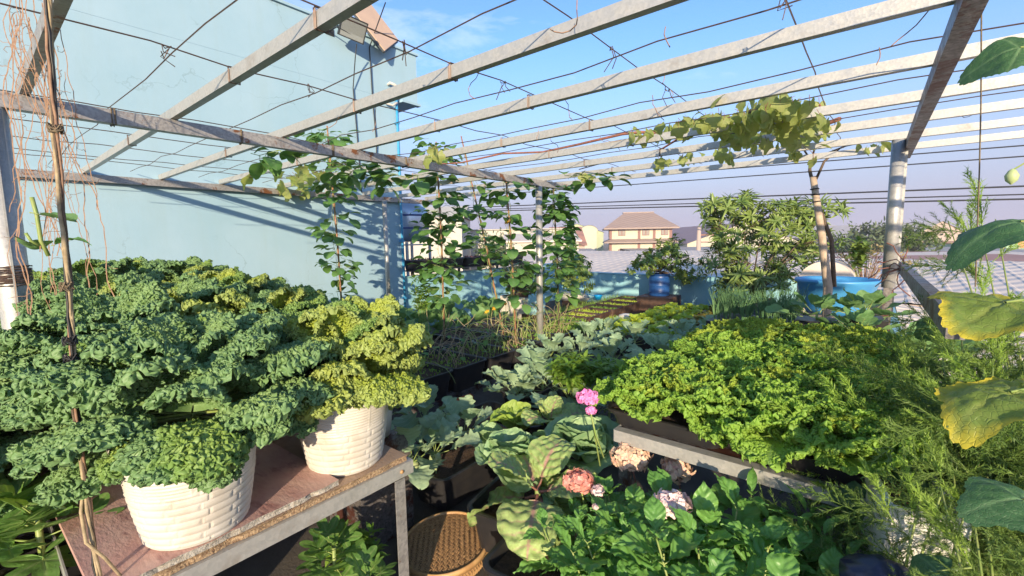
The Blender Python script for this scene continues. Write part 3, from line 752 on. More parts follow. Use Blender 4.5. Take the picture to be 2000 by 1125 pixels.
mc_maroon = corr('maroon_roof_sheets', (0.30, 0.18, 0.18), (0.24, 0.15, 0.15), 1.0, HEAD, .4)
mc_grey = corr('grey_shed_roof', (0.42, 0.37, 0.33), (0.34, 0.30, 0.27), 1.0, HEAD, .4)
mc_pinkwall = surf('pinkish_shed_wall', (0.50, 0.40, 0.34), (0.44, 0.34, 0.30), .3, .85)
mc_mint = surf('mint_green_wall', (0.36, 0.55, 0.38), rough=.8)
mc_oran = surf('orange_fascia', (0.72, 0.36, 0.16), (0.62, 0.28, 0.12), .4, .8)
GZ = -2.9

def frame_at(px, py_depth, depth):
    """local frame at the ground below a pixel column: X to the right, Y away, Z up"""
    p = gd(px, 562, depth); p.z = GZ
    return Matrix.Translation(p) @ ROTH
def zpix(px, py, depth): return gd(px, py, depth).z - GZ

def shed(px0, px1, ytop, depth, deep, wall, roof, name, label, ridge=0.0, cat='building', eave=.3, slope='gable', parts=True, yaw=0.0, ypeak=None):
    w = (px1-px0)/FPX*depth
    F0 = frame_at((px0+px1)/2, 0, depth) @ Matrix.Rotation(yaw, 4, 'Z')
    z = zpix((px0+px1)/2, ytop, depth)
    t = thing(name, label, cat, F0.translation, HEAD+yaw)
    mb = MB(); mb.box(-w/2, w/2, 0, deep, 0, z)
    mb.build('wall', wall, t)
    zr = z+ridge
    mb = MB(); e = eave
    if slope == 'gable':      # ridge runs left to right
        mb.add([(-w/2-e, -e, z), (w/2+e, -e, z), (w/2+e, deep/2, zr), (-w/2-e, deep/2, zr), (w/2+e, deep+e, z), (-w/2-e, deep+e, z)], [(0, 1, 2, 3), (3, 2, 4, 5), (0, 3, 5), (1, 4, 2)])
        mb.add([(-w/2-e, -e, z-.15), (w/2+e, -e, z-.15), (w/2+e, -e, z-.002), (-w/2-e, -e, z-.002)], [(0, 1, 2, 3)])
    elif slope == 'front':    # gable end faces the viewer
        mb.add([(-w/2-e, -e, z), (0, -e, zr), (0, deep+e, zr), (-w/2-e, deep+e, z), (w/2+e, -e, z), (w/2+e, deep+e, z)], [(0, 1, 2, 3), (1, 4, 5, 2)])
        g2 = MB(); g2.add([(-w/2, 0, z), (w/2, 0, z), (0, 0, zr-.05), (-w/2, .2, z), (w/2, .2, z), (0, .2, zr-.05)], [(0, 1, 2), (5, 4, 3), (0, 2, 5, 3), (1, 4, 5, 2)]); g2.build('gable', wall, t)
    elif slope == 'arch':
        n = 10
        V = []; 
        for i in range(n+1):
            a = math.pi*i/n
            V += [(-math.cos(a)*(w/2+e), -e, z+math.sin(a)*ridge), (-math.cos(a)*(w/2+e), deep+e, z+math.sin(a)*ridge)]
        mb.add(V, [(2*i, 2*i+2, 2*i+3, 2*i+1) for i in range(n)])
        g2 = MB(); g2.add([(v[0], 0, v[2]) for v in V[::2]], [tuple(range(n+1))]); g2.build('gable', wall, t)
    else:                     # low side near the viewer
        mb.add([(-w/2-e, -e, z), (w/2+e, -e, z), (w/2+e, deep+e, zr), (-w/2-e, deep+e, zr), (-w/2-e, -e, z-.1), (w/2+e, -e, z-.1), (w/2+e, deep+e, zr-.1), (-w/2-e, deep+e, zr-.1)], [(0, 1, 2, 3), (0, 4, 5, 1), (1, 5, 6, 2), (3, 7, 4, 0), (2, 6, 7, 3), (7, 6, 5, 4)])
    mb.build('roof', roof, t)
    return t, w, z, deep

# two storey house
D = 84.0
F0 = frame_at(1249, 0, D)
hw = (1305-1193)/FPX*D; hd = 9.0
ze = zpix(1249, 445, D); zb = zpix(1249, 472, D); zt = zpix(1231, 416, D+hd/2)
yawh = R(15)
hs = thing('two_storey_house', 'cream two storey house with brown hipped roof beyond the blue drum', 'house', F0.translation, HEAD-yawh*0+R(-10))
MB().box(-hw/2, hw/2, 0, hd, 0, ze).build('wall', mc_cream2, hs)
e = 1.3
def hip(z0, z1, e, top, w=hw, dp=hd, th=.25):
    mb = MB(); v = [(-w/2-e, -e, z0), (w/2+e, -e, z0), (w/2+e, dp+e, z0), (-w/2-e, dp+e, z0), (-top, dp*.42, z1), (top, dp*.42, z1), (top, dp*.6, z1), (-top, dp*.6, z1)]
    mb.add(v, [(0, 1, 5, 4), (1, 2, 6, 5), (2, 3, 7, 6), (3, 0, 4, 7), (4, 5, 6, 7)])
    mb.add([(x, y, z0-th) for x, y, z in v[:4]]+[(x, y, z0-.001) for x, y, z in v[:4]], [(0, 3, 2, 1), (0, 1, 5, 4), (1, 2, 6, 5), (2, 3, 7, 6), (3, 0, 4, 7)])
    return mb
rf = hip(ze, zt-.1, e, hw*.25).build('roof', mc_roof, hs)
mb = MB(); mb.box(-hw*.27, hw*.27, hd*.42, hd*.6, zt-.11, zt+.05)
mb.build('ridge_cap', mc_roof, rf)
mb = MB()
mb.add([(-hw/2, 0, zb+.55), (hw/2, 0, zb+.55), (hw/2+1.2, -1.3, zb), (-hw/2-1.2, -1.3, zb), (-hw/2-1.2, -1.3, zb-.2), (hw/2+1.2, -1.3, zb-.2), (-hw/2, hd, zb+.55), (-hw/2-1.2, hd+1, zb), (-hw/2-1.2, hd+1, zb-.2), (hw/2, 0, zb-.2), (-hw/2, 0, zb-.2), (-hw/2, hd, zb-.2)],
       [(0, 3, 2, 1), (3, 4, 5, 2), (0, 6, 7, 3), (3, 7, 8, 4), (4, 10, 9, 5), (4, 8, 11, 10)])
mb.build('canopy', mc_roof, hs)
for x in (-.5, -.02, .23, .5):
    for (za, zz) in ((0, zb-.2), (zb+.55, ze-.25)):
        MB().box(x*hw-.24, x*hw+.24, -.08, -.002 if abs(x) < .5 else .1, za, zz).build('pilaster', mc_brown, hs)
for x in (-.31, .09, .40):
    for zc in (zb-2.0, zb+1.75):
        w_ = MB().box(x*hw-.65, x*hw+.65, -.06, -.003, zc-.6, zc+.6).build('window', mc_brown, hs)
        for s_ in (-1, 1): MB().box(x*hw+s_*.32-.24, x*hw+s_*.32+.24, -.075, -.062, zc-.5, zc+.5).build('pane', mc_dark, w_)
for k in range(4):
    for zc in (zb-1.6, zb+1.9):
        w_ = MB().box(-hw/2-.06, -hw/2-.003, .8+k*2.1, 2.0+k*2.1, zc-.9, zc+.7).build('window', mc_brown, hs)
        MB().box(-hw/2-.075, -hw/2-.062, 1.0+k*2.1, 1.8+k*2.1, zc-.75, zc+.55).build('pane', mc_dark, w_)

# sheds and far roofs
shed(1075, 1178, 455, 120, 40, mc_green, mc_green, 'green_warehouse', 'pale green corrugated warehouse with arched top left of the cream house', ridge=2.4, slope='front')
t, w, z, dp = shed(1135, 1165, 452, 118, 3, mc_cream2, mc_green, 'arched_gatehouse', 'small yellow arched frontage standing before the green warehouse', ridge=1.6, slope='arch')
shed(1083, 1142, 478, 62, 10, mc_pinkwall, mc_red, 'small_shed', 'small shed with striped red roof at the left of the green warehouse', ridge=2.6, slope='gable')
shed(1300, 1420, 470, 150, 60, mc_cream2, mc_maroon, 'maroon_warehouse', 'large warehouse with maroon roof and cream wall right of the house', ridge=5.0, slope='gable')
t, w, z, dp = shed(1340, 1560, 474, 100, 50, mc_cream2, mc_maroon, 'cream_warehouse', 'long low cream walled warehouse behind the utility pole', ridge=4.5, slope='front')
shed(1090, 1175, 497, 50, 8, mc_pinkwall, mc_grey, 'low_shed', 'low grey roofed shed with open dark front left of the house', ridge=.5, slope='mono')
shed(1300, 1620, 497, 60, 26, mc_pinkwall, mc_grey, 'long_shed', 'long grey roofed shed in front of the cream warehouse', ridge=.6, slope='mono')
shed(1560, 1700, 452, 230, 60, mc_pinkwall, mc_pale, 'distant_warehouse', 'distant pale warehouse on the skyline behind the tree', ridge=4, slope='gable')
shed(1640, 1760, 462, 160, 40, mc_white, mc_red, 'red_roofed_shed', 'red roofed shed low on the skyline between tree and post', ridge=3, slope='gable')
shed(1772, 1885, 462, 105, 50, mc_pinkwall, mc_pale, 'gabled_warehouse', 'big pinkish gabled warehouse right of the thick post', ridge=3.6, slope='front')
shed(1800, 1900, 478, 88, 16, mc_pinkwall, mc_grey, 'warehouse_annex', 'flat pinkish annex in front of the gabled warehouse', ridge=.2, slope='mono')
t, w, z, dp = shed(1885, 2090, 474, 80, 12, mc_mint, mc_oran, 'mint_market_hall', 'mint green open sided hall with orange scalloped fascia at the right', ridge=.3, slope='mono')
for k in range(7):
    mb = MB(); n = 8; xx = -w/2+w/7*k
    mb.add([(xx+w/7*i/n, -.5, z-.9) for i in range(n+1)]+[(xx+w/7*i/n, -.5, z+.1+.7*math.sin(math.pi*i/n)) for i in range(n+1)]+[(xx+w/7*i/n, -.3, z-.9) for i in range(n+1)]+[(xx+w/7*i/n, -.3, z+.1+.7*math.sin(math.pi*i/n)) for i in range(n+1)], [(i, i+1, n+2+i, n+1+i) for i in range(n)]+[(n+1+i, n+2+i, 3*n+4+i, 3*n+3+i) for i in range(n)])
    mb.build('fascia', mc_oran if k % 2 else mc_mint, t)
    MB().box(xx-.15, xx+.15, -.8, -.55, 0, z-.5).build('column', mc_pinkwall, t)
MB().box(-w/2, w/2, -.05, -.01, 0, z-2.4).build('opening_shade', mc_dark, t)  # dark slab on the solid wall, standing in for shade inside the open hall
shed(1600, 2150, 496, 52, 20, mc_pinkwall, mc_grey, 'grey_shed_row', 'long grey shed roof across the middle distance right of the tree', ridge=.3, slope='mono')
shed(1830, 2120, 510, 30, 10, mc_red, mc_red, 'brick_red_roof_building', 'low building with orange red roof edge at the far right', ridge=.35, slope='mono')
shed(1500, 2300, 518, 21.5, 8, mc_white, mc_pale, 'pale_roof_building', 'neighbour building with pale roof sheets behind the reddish roof', ridge=.35, slope='mono', eave=.05)
shed(1520, 2400, 533, 14.2, 6.5, mc_pinkwall, mc_red, 'red_roof_building', 'neighbour building with wide reddish brown sheet roof behind the post', ridge=.30, slope='mono', eave=.05)
shed(820, 1125, 448, 60, 14, mc_white, mc_white, 'white_apartment_block', 'bright white building behind the bean vines and black trays', ridge=.4, slope='mono')
shed(790, 905, 425, 48, 10, mc_white, mc_white, 'white_roof_house', 'tall white gabled house just past the corner of the blue wall', ridge=1.5, slope='gable')
shed(990, 1130, 470, 45, 10, mc_white, mc_pale, 'white_low_house', 'low whitewashed house seen between the pole and the bean vines', ridge=.8, slope='gable')

# roof right behind the far parapet, with real ribs
def ribbed_roof(name, label, P0, U, V_, nu, rib, mat, wallmat):
    """P0 corner, U along width (ribs repeat), V_ along the sheet"""
    t = thing(name, label, 'building', P0)
    n = nu; Vv = []; 
    up = Vector((0, 0, 1))
    for i in range(n*4+1):
        k = i % 4; h = rib if k in (1, 2) else 0
        off = (i//4 + (0, .12, .24, .36)[k])/n
        Vv += [tuple(U*off+up*h), tuple(U*off+V_+up*h)]
    mb = MB(); mb.add(Vv, [(2*i, 2*i+2, 2*i+3, 2*i+1) for i in range(n*4)])
    mb.build('roof', mat, t)
    mb = MB(); b0 = Vector((0, 0, GZ-P0.z)); dz = Vector((0, 0, -.02))
    c = [dz, U+dz, U+V_+dz, V_+dz]; lo = [Vector((v.x, v.y, GZ-P0.z)) for v in c]
    mb.add(c+lo, [(0, 1, 5, 4), (1, 2, 6, 5), (2, 3, 7, 6), (3, 0, 4, 7)])
    mb.build('wall', wallmat, t)
    return t
ribbed_roof('ribbed_roof_building', 'neighbour building with pale pinkish ribbed roof right behind the far parapet', Vector((-10.5, 10.4, .50)), Vector((14.5, 0, -.15)), Vector((0, 6.5, .50)), 46, .012, mc_pale, mc_pinkwall)
ribbed_roof('ribbed_roof_building', 'low building with pale ribbed roof falling away beyond the right rail', Vector((.36, -3, .12)), Vector((0, 12.8, .33)), Vector((7, 0, -1.0)), 46, .012, mc_pale, mc_pinkwall)
ribbed_roof('ribbed_roof_building', 'building with pale ribbed roof in front of the cream house', Vector((-16, 18.5, .3)), Vector((14, 4, 0)), Vector((-2.5, 7, .5)), 40, .015, mc_pale, mc_pinkwall)

# utility pole by the cream warehouse
up_ = thing('utility_pole', 'concrete utility pole with crossarm in front of the maroon roofed warehouse', 'pole', frame_at(1362, 0, 45).translation, HEAD)
hz_ = zpix(1362, 443, 45)
MB().tube([(0, 0, 0), (0, 0, hz_)], [.28, .2], 8).build('pole', mc_pinkwall, up_)
MB().box(-.1, 1.6, -.06, .06, hz_-.9, hz_-.75).build('crossarm', mc_brown, up_)
MB().box(.25, 1.3, -.06, .06, hz_-1.6, hz_-1.5).build('crossarm', mc_brown, up_)
lp = thing('street_lamp', 'thin curved street lamp standing right of the leafy bean vine', 'street lamp', frame_at(1114, 0, 50).translation, HEAD)
hz_ = zpix(1114, 421, 50)
MB().tube([(0, 0, 0), (0, 0, hz_-.5), (-.15, 0, hz_-.1), (-.5, 0, hz_), (-.9, 0, hz_-.02)], .06, 6).build('pole', M['dark_metal'], lp)
MB().box(-1.3, -.8, -.1, .1, hz_-.1, hz_).build('lamp_head', M['dark_metal'], lp)

# trees far away
def far_tree(px, ytop, depth, wpx, label, n=60, key='rosette_far', name='broadleaf_tree', r=random.Random(5), sc=1.0, flat=.75, group=None):
    F = frame_at(px, 0, depth); h = zpix(px, ytop, depth); w = wpx/FPX*depth/2
    t = thing(name, label, 'tree', F.translation, HEAD, group)
    MB().tube([(0, 0, 0), (.1, 0, h*.35), (-.1, .1, h*.6)], [.3, .2, .1], 7).build('trunk', M['bark'], t)
    mb = MB()
    for k in range(7):
        a = k*.9; mb.tube([(0, 0, h*.35), (math.cos(a)*w*.4, math.sin(a)*w*.4, h*.55), (math.cos(a)*w*.75, math.sin(a)*w*.7, h*.72)], [.12, .07, .03], 5)
    mb.build('limbs', M['bark'], t)
    lv = []
    for k in range(n*16):
        while True:
            q = Vector((r.uniform(-1, 1), r.uniform(-1, 1), r.uniform(-1, 1)))
            if .35 < q.length < 1: break
        lump = 1+.25*math.sin(q.x*7+q.z*5)+.18*math.sin(q.y*9+q.x*3)
        p = Vector((q.x*w*lump, q.y*w*lump, h*.62+q.z*h*.38*flat*lump))
        lv.append((p, rv(r), rv(r), .55*sc*r.uniform(.7, 1.3), .22*sc, .5))
    tag(put('crown', leaf_patch_mesh('far_crown', M['far_tree'], lv), t), kind='stuff')
    return t
far_tree(1722, 436, 52, 150, 'feathery round topped tree far behind the thick right post', 190, sc=1.0, flat=.9)
far_tree(1668, 470, 60, 120, 'low dark tree left of the feathery tree behind the rooftops', 90)
far_tree(960, 440, 40, 70, 'sparse dry looking tree behind the leaning bean pole', 40, sc=.6)
far_tree(1010, 462, 55, 90, 'dusty green tree behind the rosemary bush', 60)
far_tree(1060, 458, 70, 90, 'far dusty tree left of the green warehouse', 60)
far_tree(905, 452, 70, 120, 'grey green tree behind the white roofs', 60)
far_tree(1345, 500, 34, 60, 'small round green bush by the utility pole', 40, sc=.6)
far_tree(1185, 505, 34, 26, 'small green shrub at the corner of the cream house', 20, sc=.5)
far_tree(850, 400, 90, 40, 'distant tree behind the corner of the blue wall', 20)

# steel water tank past the wall corner
tk = thing('water_tank', 'shiny steel water tank on a stand just past the blue wall corner', 'water tank', (-10.2, 8.0, 0))
MB().lathe([(0.01, 2.72), (.3, 2.68), (.52, 2.5), (.56, 2.3), (.56, 1.7), (.5, 1.62), (.01, 1.6)], 32).build('tank', M['stainless'], tk)
mb = MB()
for k in range(14):
    a = R(-70+k*7); a2 = R(-70+(k+1)*7)
for zz in (1.95, 2.3): mb.lathe([(.563, zz), (.57, zz+.01), (.57, zz+.04), (.563, zz+.05)], 32)
mb.build('band', M['logo'], tk)
mb = MB()
for sx in (-1, 1):
    for sy in (-1, 1): mb.box(sx*.4-.03, sx*.4+.03, sy*.4-.03, sy*.4+.03, -2.9, 1.6)
for zz in (.5, 1.0, 1.5): mb.box(-.45, .45, -.42, -.38, zz, zz+.04); mb.box(.38, .42, -.45, .45, zz, zz+.04)
mb.build('stand', M['galv'], tk)

# ---------- air: thin warm haze over the town
hm_ = bpy.data.materials.new('haze'); hm_.use_nodes = True; hn = hm_.node_tree; hn.nodes.clear()
ho = hn.nodes.new('ShaderNodeOutputMaterial')
hv = hn.nodes.new('ShaderNodeVolumePrincipled')
hv.inputs['Color'].default_value = (.86, .82, .93, 1)
hv.inputs['Density'].default_value = .0011
hn.links.new(hv.outputs[0], ho.inputs['Volume'])
tag(MB().box(-1505, 1505, -405, 2505, -3.9, 14).build('haze', hm_), kind='stuff')
# ============================================================ things made by people
def wob_prof(): pass
# --- left workbench
tb = thing('workbench', 'grey angle iron bench with particle board top carrying the kale pots', 'bench', (-1.9, .6, 0))
TX0, TX1, TY0, TY1, TZ = -2.75, -1.345, .125, 1.02, .78
def brk(x0, x1, y0, y1, z0, z1, seed, rag=.008, nx=26):
    """a board whose long near edge is crumbled"""
    r = random.Random(seed); V = []; F = []
    ys_ = [y0+(y1-y0)*i/nx for i in range(nx+1)]
    for y in ys_:
        e = r.uniform(-rag, .002); ch = r.random() < .1
        e2 = e-(.012 if ch else 0)-r.uniform(0, rag)
        V += [(x0, y, z1), (x1+e, y, z1), (x1+e2, y, (z0+z1)/2), (x1+e2*.5, y, z0), (x0, y, z0)]
    for i in range(nx):
        for k in range(5):
            a = i*5+k; b_ = i*5+(k+1) % 5
            F.append((a, b_, b_+5, a+5))
    F += [(4, 3, 2, 1, 0), tuple(nx*5+k for k in range(5))]
    return V, F
V, F = brk(TX0, TX1-.006, TY0, TY1-.01, TZ-.022, TZ, 3)
mi = [0 if (k % 5) in (0, 3, 4) else 1 for k in range(len(F))]
me = mesh_np('board', [(x+1.9, y-.6, z) for x, y, z in V], F, [M['particle'], M['particle_edge']], mi, False)
put('board', me, tb)
mb = MB()
mb.box(TX1-.003, TX1+.001, TY0-.03, TY1+.01, TZ-.075, TZ-.024); mb.box(TX1-.04, TX1-.004, TY0-.03, TY1+.01, TZ-.027, TZ-.0235)
mb.build('angle_rail', M['galv'], tb, (1.9, -.6, 0))
mb = MB(); mb.box(TX0, TX1-.005, TY1-.002, TY1+.002, TZ-.075, TZ-.024); mb.build('angle_rail', M['galv'], tb, (1.9, -.6, 0))
mb = MB(); mb.box(TX0, TX1-.005, TY0-.034, TY0-.03, TZ-.075, TZ-.024); mb.build('angle_rail', M['galv'], tb, (1.9, -.6, 0))
for x, y in ((TX1, TY1-.03), (TX1, TY0), (TX0+.02, TY1-.03), (TX0+.02, TY0)):
    mb = MB(); mb.box(x-.045, x-.006, y-.004, y, .0, TZ-.03); mb.box(x-.0055, x-.0015, y-.045, y, .0, TZ-.08)
    mb.box(x-.006, x-.0035, y-.021, y-.018, .02, TZ-.1)
    mb.build('leg', M['galv_rusty'], tb, (1.9, -.6, 0))
mb = MB(); mb.lathe([(.001, .006), (.006, .005), (.008, 0)], 8); 
put('bolt', mb.mesh('bolt', M['rattan_rim']), tb, Matrix.Translation((TX1+.002+1.9, TY1-.045-.6, TZ-.05)) @ Matrix.Rotation(R(90), 4, 'Y'))
V, F = brk(-2.35, -1.352, .105, .72, TZ+.002, TZ+.020, 5, .005)
me = mesh_np('pink_board', [(x+1.85, y-.4, z-TZ) for x, y, z in V], F, [M['pink_board'], M['pale_board']], mi, False)
pb = put('pink_board', me, None, Matrix.Translation((-1.85, .4, TZ)) @ Matrix.Rotation(R(1.5), 4, 'Z'))
tag(pb, 'stained pink laminated board lying under the front white pot', 'board')

# --- woven white pots: one shared, finely relieved mesh
def pot_mesh(r0=.118, r1=.165, h=.285, n=360, k=110):
    th = np.linspace(0, 2*np.pi, n, endpoint=False)[None, :]; z = np.linspace(0, 1, k)[:, None]
    r = r0+(r1-r0)*z**.85 + 0*th
    Z = z*h + 0*th
    arc = th*.14
    zz = Z
    rib = .0016*np.cos(2*np.pi*zz/.0095)
    ribm = np.clip((zz-.155)/.004, 0, 1)*np.clip((.262-zz)/.004, 0, 1)
    # bricks
    bw, bh = .074, .021
    row = np.floor(zz/bh); col = (arc/bw+0.25*(row % 2)) % 1.0
    fx = np.minimum(col, 1-col)*bw; fy = np.minimum((zz/bh) % 1, 1-(zz/bh) % 1)*bh
    rr = np.minimum(fx-.002, fy-.0012)
    br = .0034*np.clip(rr/.0022, 0, 1) + .0010*(fx < .0018)
    ring = -.0012*np.exp(-((rr-.004)/.0009)**2)
    brm = 1-ribm
    brm = brm*(zz < .25)*(zz > .012)
    colm = (np.cos(th*9+.4) > .93)
    rib = rib*(1-.9*colm) + .0014*colm*(np.cos(th*9*14) > 0)
    lip = .006*np.clip((zz-.266)/.004, 0, 1)
    r = r + rib*ribm + (br+ring)*brm + lip - .006*np.clip(1-zz/.006, 0, 1)
    V = np.stack([r*np.cos(th), r*np.sin(th), Z], -1).reshape(-1, 3).tolist()
    F = [(i*n+j, i*n+(j+1) % n, (i+1)*n+(j+1) % n, (i+1)*n+j) for i in range(k-1) for j in range(n)]
    o = len(V); base = (k-1)*n
    for rr_, zz_ in ((r1-.004, h-.001), (r1-.008, h-.05)):
        V += [(rr_*math.cos(2*math.pi*j/n), rr_*math.sin(2*math.pi*j/n), zz_) for j in range(n)]
    F += [(base+j, base+(j+1) % n, o+(j+1) % n, o+j) for j in range(n)] + [(o+j, o+(j+1) % n, o+n+(j+1) % n, o+n+j) for j in range(n)]
    F += [tuple(reversed(range(n)))]
    return mesh_np('woven_pot_mesh', V, F, [M['white_pot']])
POT = pot_mesh()
SOIL = MB().lathe([(.001, .004), (.08, .006), (.155, 0)], 24).mesh('soil_disc', M['soil'])
POTH = .285
pot_info = [
 (-1.468, .358, TZ+.0205, 1.03, 'front white woven pot on the pink board of the bench'),
 (-1.50, .84, TZ+.0005, 1.06, 'white woven pot at the far corner of the bench beside the bolt'),
 (-2.10, .30, TZ+.0205, .9, 'white woven pot half hidden behind the front pot'),
 (-2.12, .86, TZ+.0005, .9, 'white woven pot mostly hidden under kale in the middle of the bench'),
]
for x, y, z, s, lab in pot_info:
    t = thing('plastic_pot', lab, 'pot', (x, y, z), rnd.uniform(0, 6), 'white woven pots on the bench')
    put('bucket', POT, t, Matrix.Scale(s, 4)); put('soil', SOIL, t, TRS((0, 0, .25*s), s=s))
# drip cord on the front pot
tag(MB().tube([(-1.462+.0, .212, 1.06), (-1.455, .22, .98), (-1.42, .235, .9), (-1.392, .265, .83), (-1.38, .28, .812)], .0022, 5).build('cord', M['stem_pale']), 'thin brown cord running down the side of the front white pot', 'cord')

# --- bamboo tray: weave of crossing strips
bt = thing('bamboo_tray', 'round woven bamboo tray turned face down on the dark floor', 'tray', (-1.585, 1.40, 0.0))
BR = .212; mb = MB(); nst = 46; pitch = 2*BR/nst
TILT = Matrix.Translation((0, 0, .018)) @ Matrix.Rotation(R(5), 4, 'X')
for dirn in (0, 1):
    for i in range(nst):
        u = -BR+pitch*(i+.5)
        half = math.sqrt(max(0, BR*BR-u*u))
        if half < .02: continue
        m = max(6, int(half*2/pitch)); V = []
        for j in range(m+1):
            v = -half+2*half*j/m
            jj = int((v+BR)/pitch)
            hz = .0022*(1 if ((i//2+jj//2) % 2) ^ dirn else -1)
            w = pitch*(.36+.06*math.sin(i*7.3))
            for sgn in (-1, 1):
                p = (u+sgn*w, v) if dirn == 0 else (v, u+sgn*w)
                V.append((p[0], p[1], .078+hz+.010*(1-(u*u+v*v)/BR/BR)))
        mb.add(V, [(2*j, 2*j+1, 2*j+3, 2*j+2) for j in range(m)])
tag(put('weave', mb.mesh('weave', M['rattan']), bt, TILT), kind='stuff')
mb = MB(); mb.lathe([(BR-.004, .060), (BR-.004, .088), (BR+.006, .090), (BR+.010, .078), (BR+.008, .060), (BR-.004, .060)], 72)
put('rim', mb.mesh('rim', M['rattan_rim']), bt, TILT)
mb = MB(); mb.lathe([(BR, .060), (BR-.004, .03), (BR-.008, .002)], 72)
put('side', mb.mesh('side', M['rattan']), bt, TILT)
mb = MB()
for k in range(90):
    a = k*math.pi/45; rr_ = BR+.003
    mb.tube([((BR+.002)*math.cos(a), (BR+.002)*math.sin(a), .062), ((BR+.001)*math.cos(a+.05), (BR+.001)*math.sin(a+.05), .03), ((BR-.004)*math.cos(a), (BR-.004)*math.sin(a), .006)], .002, 3)
tag(put('side_weave', mb.mesh('side_weave', M['rattan_rim']), bt, TILT), kind='stuff')
MB().lathe([(.001, .06), (BR-.006, .06)], 32).build('inner_layer', M['soil'], bt)

# --- black basin trays
def tray_mesh(L, W, H, taper=.03, lip=.018, soil=.05, mat='black_plastic', r=.05):
    """open topped basin with rounded corners, rolled lip and soil; returns (basin, soil)"""
    def ring(l, w, z, rad, n=4):
        pts = []
        for cx, cy, a0 in ((l/2-rad, w/2-rad, 0), (-l/2+rad, w/2-rad, 90), (-l/2+rad, -w/2+rad, 180), (l/2-rad, -w/2+rad, 270)):
            for k in range(n+1):
                a = R(a0+90*k/n); pts.append((cx+rad*math.cos(a), cy+rad*math.sin(a), z))
        return pts
    rings = [ring(L-2*taper, W-2*taper, 0, r), ring(L-.8*taper, W-.8*taper, H*.62, r), ring(L-.4*taper, W-.4*taper, H*.63, r), ring(L, W, H-.02, r), ring(L+lip*2, W+lip*2, H-.018, r+lip), ring(L+lip*2.2, W+lip*2.2, H-.003, r+lip), ring(L+lip, W+lip, H, r+lip/2), ring(L-.008, W-.008, H-.002, r), ring(L-.02-taper*.5, W-.02-taper*.5, H-soil-.01, r)]
    n = len(rings[0]); V = [p for q in rings for p in q]
    F = [(i*n+j, i*n+(j+1) % n, (i+1)*n+(j+1) % n, (i+1)*n+j) for i in range(len(rings)-1) for j in range(n)]
    F += [tuple(reversed(range(n)))]
    basin = mesh_np('basin_mesh', V, F, [M[mat]], None, False)
    rs = np.random.RandomState(int(L*100)); a, b_ = 14, 10
    gx_, gy_ = np.meshgrid(np.linspace(-1, 1, a), np.linspace(-1, 1, b_), indexing='ij')
    sz = H-soil+.006*fnoise(rs, np.stack([gx_, gy_], -1), 9)
    sv = np.stack([gx_*(L/2-.012-taper*.2), gy_*(W/2-.012-taper*.2), sz], -1).reshape(-1, 3)
    sl = mesh_np('soil_mesh', sv, grid_faces(a, b_)[:, ::-1].tolist(), [M['soil']], None, True)
    return basin, sl
TR_BIG = tray_mesh(.74, .455, .26)
TR_SM = tray_mesh(.66, .40, .20, mat='brown_plastic')
TR_LONG = tray_mesh(.78, .32, .22)
TR_GROW = tray_mesh(.60, .34, .10, soil=.02)
def tray(kind, x, y, z, rz, lab, grp, legs=None, s=1):
    t = thing('planter_tray', lab, 'planter', (x, y, z), rz, grp)
    put('basin', kind[0], t, Matrix.Scale(s, 4)); put('soil', kind[1], t, Matrix.Scale(s, 4))
    return t
names_ = ['nearest', 'second nearest', 'third nearest', 'fourth nearest', 'fifth nearest', 'sixth nearest', 'seventh nearest', 'eighth nearest']
# blocks that lift the basins
ys_row = [2.70, 3.19, 3.68, 4.17, 4.66, 5.15, 5.66]
BT = []
for i, y in enumerate(ys_row):
    BT.append(tray(TR_BIG, -3.50, y, .085, R(rnd.uniform(-1.5, 1.5)), 'black basin with dying bean vines, %s in the row left of the pole' % names_[i], 'black basins along the path'))
for i, y in enumerate(ys_row[:6]):
    tray(TR_BIG, -4.32, y+.02, .085, R(rnd.uniform(-1.5, 1.5)), 'black basin in the back row behind, %s along the squash leaves' % names_[i], 'black basins in the back row')
for i, y in enumerate((6.35, 6.78, 7.22, 7.75, 8.3, 8.85, 9.35)):
    tray(TR_SM, -3.95-.02*i, y, .09, R(rnd.uniform(-1.5, 1.5)), 'brown seedling basin, %s in the far row by the blue dipper' % names_[i], 'seedling basins at the far end', s=.98)
mb = MB(); mb.box(-4.7, -3.2, 2.5, 5.9, 0.001, .084)
for k in range(8): mb.box(-3.2, -3.14, 2.6+k*.45, 2.78+k*.45, 0.001, .082)
tag(mb.build('plinth', M['galv_dark']), 'low dark plinth lifting the rows of black basins off the deck', 'plinth')
tag(MB().box(-4.7, -3.6, 6.1, 9.6, .001, .088).build('plinth', M['brown_plastic']), 'low muddy plinth under the far seedling basins', 'plinth')
ob = MB(); ob.box(-.02, .17, -.03, .035, 0, .05)
o = ob.build('brick', M['orange'], None); o.location = (-3.02, 2.86, .03); o.rotation_euler = (R(6), R(-8), R(72))
tag(o, 'orange clay brick wedged under the black basins beside the path', 'brick')
